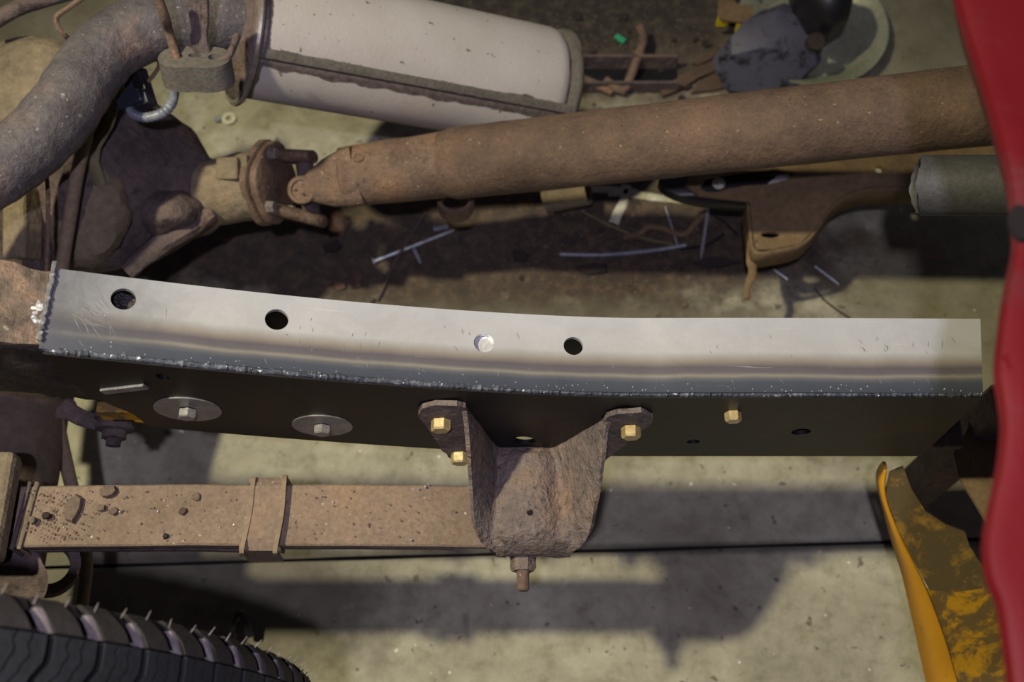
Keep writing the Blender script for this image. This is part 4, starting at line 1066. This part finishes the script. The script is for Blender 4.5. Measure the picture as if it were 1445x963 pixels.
tag(tube('steel_strip', spline([P(790, 359, .006), P(850, 360, .006), P(920, 354, .006), P(968, 346, .01)], 5), .0026, 'hose', seg=8), 'long grey-blue wire on the floor right of centre', 'wire')
tag(tube('bent_bracket_strip', spline([P(880, 336, .008), P(902, 330, .010), P(915, 320, .012), P(935, 322, .012), P(955, 330, .012), P(970, 328, .012), P(984, 312, .014), P(996, 300, .016)], 5), .0042, 'cross', seg=8, flat=.5), 'bent tan metal strip below the white residue', 'metal strip')
tag(tube('dark_wire', spline([P(1003, 300, .02), P(1020, 312, .015), P(1042, 332, .01)], 5), .0012, 'black', seg=6), 'thin black wire beside the upright nail', 'wire')
tag(tube('dark_wire', spline([P(960, 352, .008), P(998, 345, .008), P(1022, 330, .012)], 5), .0016, 'black', seg=6), 'thin black wire touching the grey-blue wire end', 'wire')
tag(tube('dark_wire', spline([P(1150, 408, .003), P(1165, 425, .003), P(1185, 440, .003), P(1200, 450, .003)], 5), .0012, 'black', seg=6), 'thin curled black wire just above the rail, right side', 'wire')
tag(tube('twig', spline([P(820, 298, .004), P(860, 318, .006), P(905, 336, .006), P(950, 345, .006)], 5), .0018, 'cable', seg=6), 'straight olive twig under the bent tan strip', 'twig')
# white residue: a T of dried plaster
def streak(pts, wds, z=.0025):
    vv = []; ff = []; q = spline([P(x, y, 0) for x, y in pts], 6); n = len(q)
    for i, p in enumerate(q):
        d = (q[min(n-1, i+1)]-q[max(0, i-1)]).normalized(); nn = Vector((-d.y, d.x, 0)); t = i/(n-1); wd = wds[0]+(wds[1]-wds[0])*t+.002*noise.noise(p*70)
        vv += [p+nn*wd+Vector((0, 0, .0002)), p+nn*wd*.5+Vector((0, 0, z)), p-nn*wd*.5+Vector((0, 0, z)), p-nn*wd+Vector((0, 0, .0002))]
    for i in range(n-1):
        for j in range(3): ff.append([i*4+j, i*4+j+1, (i+1)*4+j+1, (i+1)*4+j])
    return vv, ff
mb = MB(); mb.add(*streak([(858, 270), (885, 272), (920, 278), (970, 284)], (.009, .004))); mb.add(*streak([(884, 262), (880, 285), (872, 300), (866, 316)], (.006, .007)))
mb.add(*streak([(800, 272), (830, 268), (858, 268)], (.004, .005)))
tag(mb.build('white_residue', 'white'), 'T-shaped streak of white residue on the floor below the shaft', 'residue')
tag(box('blue_scrap', P(622, 322, .003), (.020, .006, .003), MT['hose'], None, Matrix.Rotation(.2, 3, 'Z')), 'small pale blue scrap beside the ring below the shaft', 'scrap')
tag(box('green_scrap', P(875, 55, .004), (.017, .008, .005), MT['green'], None, Matrix.Rotation(-.7, 3, 'Z')), 'small green plastic scrap on dark dirt at the top', 'scrap')
hollow('pipe_stub', P(770, 280, .03), P(830, 268, .05), .020, .017, 'dust'); tag(bpy.data.objects['pipe_stub'], 'short dusty pipe stub peeking out below the shaft middle', 'pipe stub')
tag(lathe('washer', P(323, 168, .002), (0, 0, 1), [(0, .010), (.0018, .010), (.0018, .004), (0, .004)], 'white', seg=24, closed=True), 'pale round washer on the floor left of the universal joint', 'washer')
tag(hexbolt('nut', P(308, 170, .001), (0, 0, 1), .009, .005, 'hose', None), 'tiny blue-grey nut beside the pale washer', 'nut')
# bent rusty rod and the dark beam under it
tag(tube('bent_rod', [P(902, 36, .035), P(908, 50, .03), P(907, 62, .03), P(896, 92, .022), P(884, 124, .012), P(880, 128, .012), P(868, 124, .014), P(854, 113, .016)], .0066, 'rust_yoke', seg=12), 'hooked rusty rod on the floor right of the muffler', 'rod')
tag(tube('straight_rod', [P(815, 108, .02), P(838, 118, .012), P(864, 130, .008)], .0062, 'rust_yoke', seg=12), 'short rusty rod end poking out from behind the muffler', 'rod')
bmv = P(860, 112, 0)
bm_ = thing('dark_channel', 'dark open steel channel lying right of the muffler', 'steel channel', (bmv.x, bmv.y, 0))
x0 = P(790, 110, 0).x; x1 = P(955, 110, 0).x; ya = P(880, 130, 0).y; yb = P(880, 98, 0).y
box('channel_base', ((x0+x1)/2, (ya+yb)/2, .002), (x1-x0, yb-ya, .004), 'black', bm_)
box('channel_wall', ((x0+x1)/2, yb, .016), (x1-x0, .004, .032), 'rust_dark', bm_)
box('channel_wall', ((x0+x1)/2, ya, .012), (x1-x0, .004, .024), 'rust_dark', bm_)
# cracked brown tile fragments
frag = thing('cracked_slab', 'cracked rust-brown slab in pieces behind the drive shaft', 'slab', tuple(P(990, 105, 0)))
for pl in ([(930, 128), (960, 112), (985, 98), (1004, 90), (1010, 104), (985, 114), (960, 130), (935, 140)], [(1006, 82), (1030, 66), (1056, 78), (1052, 100), (1024, 106), (1012, 100)],
           [(986, 117), (1010, 106), (1024, 110), (1036, 122), (1010, 130), (975, 134)], [(1028, 108), (1052, 103), (1064, 120), (1044, 126)], [(976, 92), (996, 78), (1008, 76), (1004, 86), (986, 95)]):
    pv = [P(x, y, 0) for x, y in pl]; n = len(pv); hh = .006+rnd.uniform(0, .003)
    link('fragment', [q+Vector((0, 0, .0002)) for q in pv]+[q+Vector((0, 0, hh)) for q in pv], [[n+i for i in range(n)], list(range(n))[::-1]]+[[i, (i+1) % n, n+(i+1) % n, n+i] for i in range(n)], 'card', frag, smooth=False)
# steel dish with smeared plastic pot in it
dc = P(1140, 52, .0)
dish = thing('steel_dish', 'round dull steel dish behind the drive shaft at top right', 'dish', (dc.x, dc.y, 0))
lathe('dish_body', dc+Vector((0, 0, .001)), (0, 0, 1), [(0, .005), (0, .076), (.018, .094), (.026, .106), (.029, .106), (.027, .100), (.020, .090), (.004, .072), (.004, .005)], 'bowl', dish, seg=72)
pot = thing('smeared_pot', 'blue-black smeared plastic pot lying in the steel dish', 'pot', (dc.x-.05, dc.y-.0, .03))
c0 = P(1072, 108, .035); c1 = P(1105, 30, .05); dd = (c1-c0)
loft('pot_body', [(c0, R_, Vector((0, .5, .87)), .040, .030), (c0+dd*.06, R_, Vector((0, .4, .9)), .062, .040), (c0+dd*.3, R_, Vector((0, .4, .9)), .075, .050), (c0+dd*.6, R_, Vector((0, .4, .9)), .062, .050), (c0+dd*.85, R_, Vector((0, .4, .9)), .040, .040), (c0+dd, R_, Vector((0, .4, .9)), .022, .022)], 'greyblue', pot, seg=8, auto=25)
tube('pot_cap', [P(1148, 62, .09), P(1152, 58, .10)], .012, 'flaked', pot, seg=18)
blk = P(1160, 6, .06)
loft('dark_bundle', [(P(1120, -8, .10), Vector((0, 1, 0)), Vector((0, 0, 1)), .02, .03), (P(1140, 0, .10), Vector((0, 1, 0)), Vector((0, 0, 1)), .045, .045), (P(1165, 6, .10), Vector((0, 1, 0)), Vector((0, 0, 1)), .05, .05), (P(1190, 4, .10), Vector((0, 1, 0)), Vector((0, 0, 1)), .035, .04), (P(1200, 2, .10), Vector((0, 1, 0)), Vector((0, 0, 1)), .01, .012)], 'black', None, amp=.004)
tag(bpy.data.objects['dark_bundle'], 'dark shapeless bundle at the top edge above the steel dish', 'bundle')
yb_ = thing('yellow_stand_foot', 'yellow-edged stand foot with dark round opening at the top', 'stand foot', tuple(P(1040, 10, 0)))
q = P(1038, 12, .05)
outl = [(P(x, y, .05).x, P(x, y, .05).y) for x, y in ((1014, -40), (1013, 20), (1018, 27), (1060, 33), (1063, 22), (1066, -40))]
hh = P(1052, -4, .05)
sheet('foot_plate', outl, [circ(hh.x, hh.y, .018, .014, 20)], .02, lambda x, y: Vector((x, y, .05)), .004, 'cross', yb_)
for (xa_, ya_, xb_, yb2) in ((1014, 20, 1028, 28), (1040, 31, 1062, 33)):
    a = P(xa_, ya_, .045); b = P(xb_, yb2, .045)
    box('yellow_lip', (a+b)/2-Vector((0, 0, .008)), ((b-a).length, .004, .022), M_paint('bright_yellow_paint', (212, 190, 30), (90, 84, 30), .62, .5, 60, .2), yb_)
tag(tube('dark_loop', spline([P(325, 905, .02), P(331, 878, .03), P(338, 868, .035), P(347, 876, .03), P(352, 898, .02)], 6), .006, 'black', seg=10), 'black curved loop on the floor behind the tyre', 'hose')  # small black arched tube beside the tyre

# parent-less parts check: give part copies stable order
bpy.context.view_layer.update()
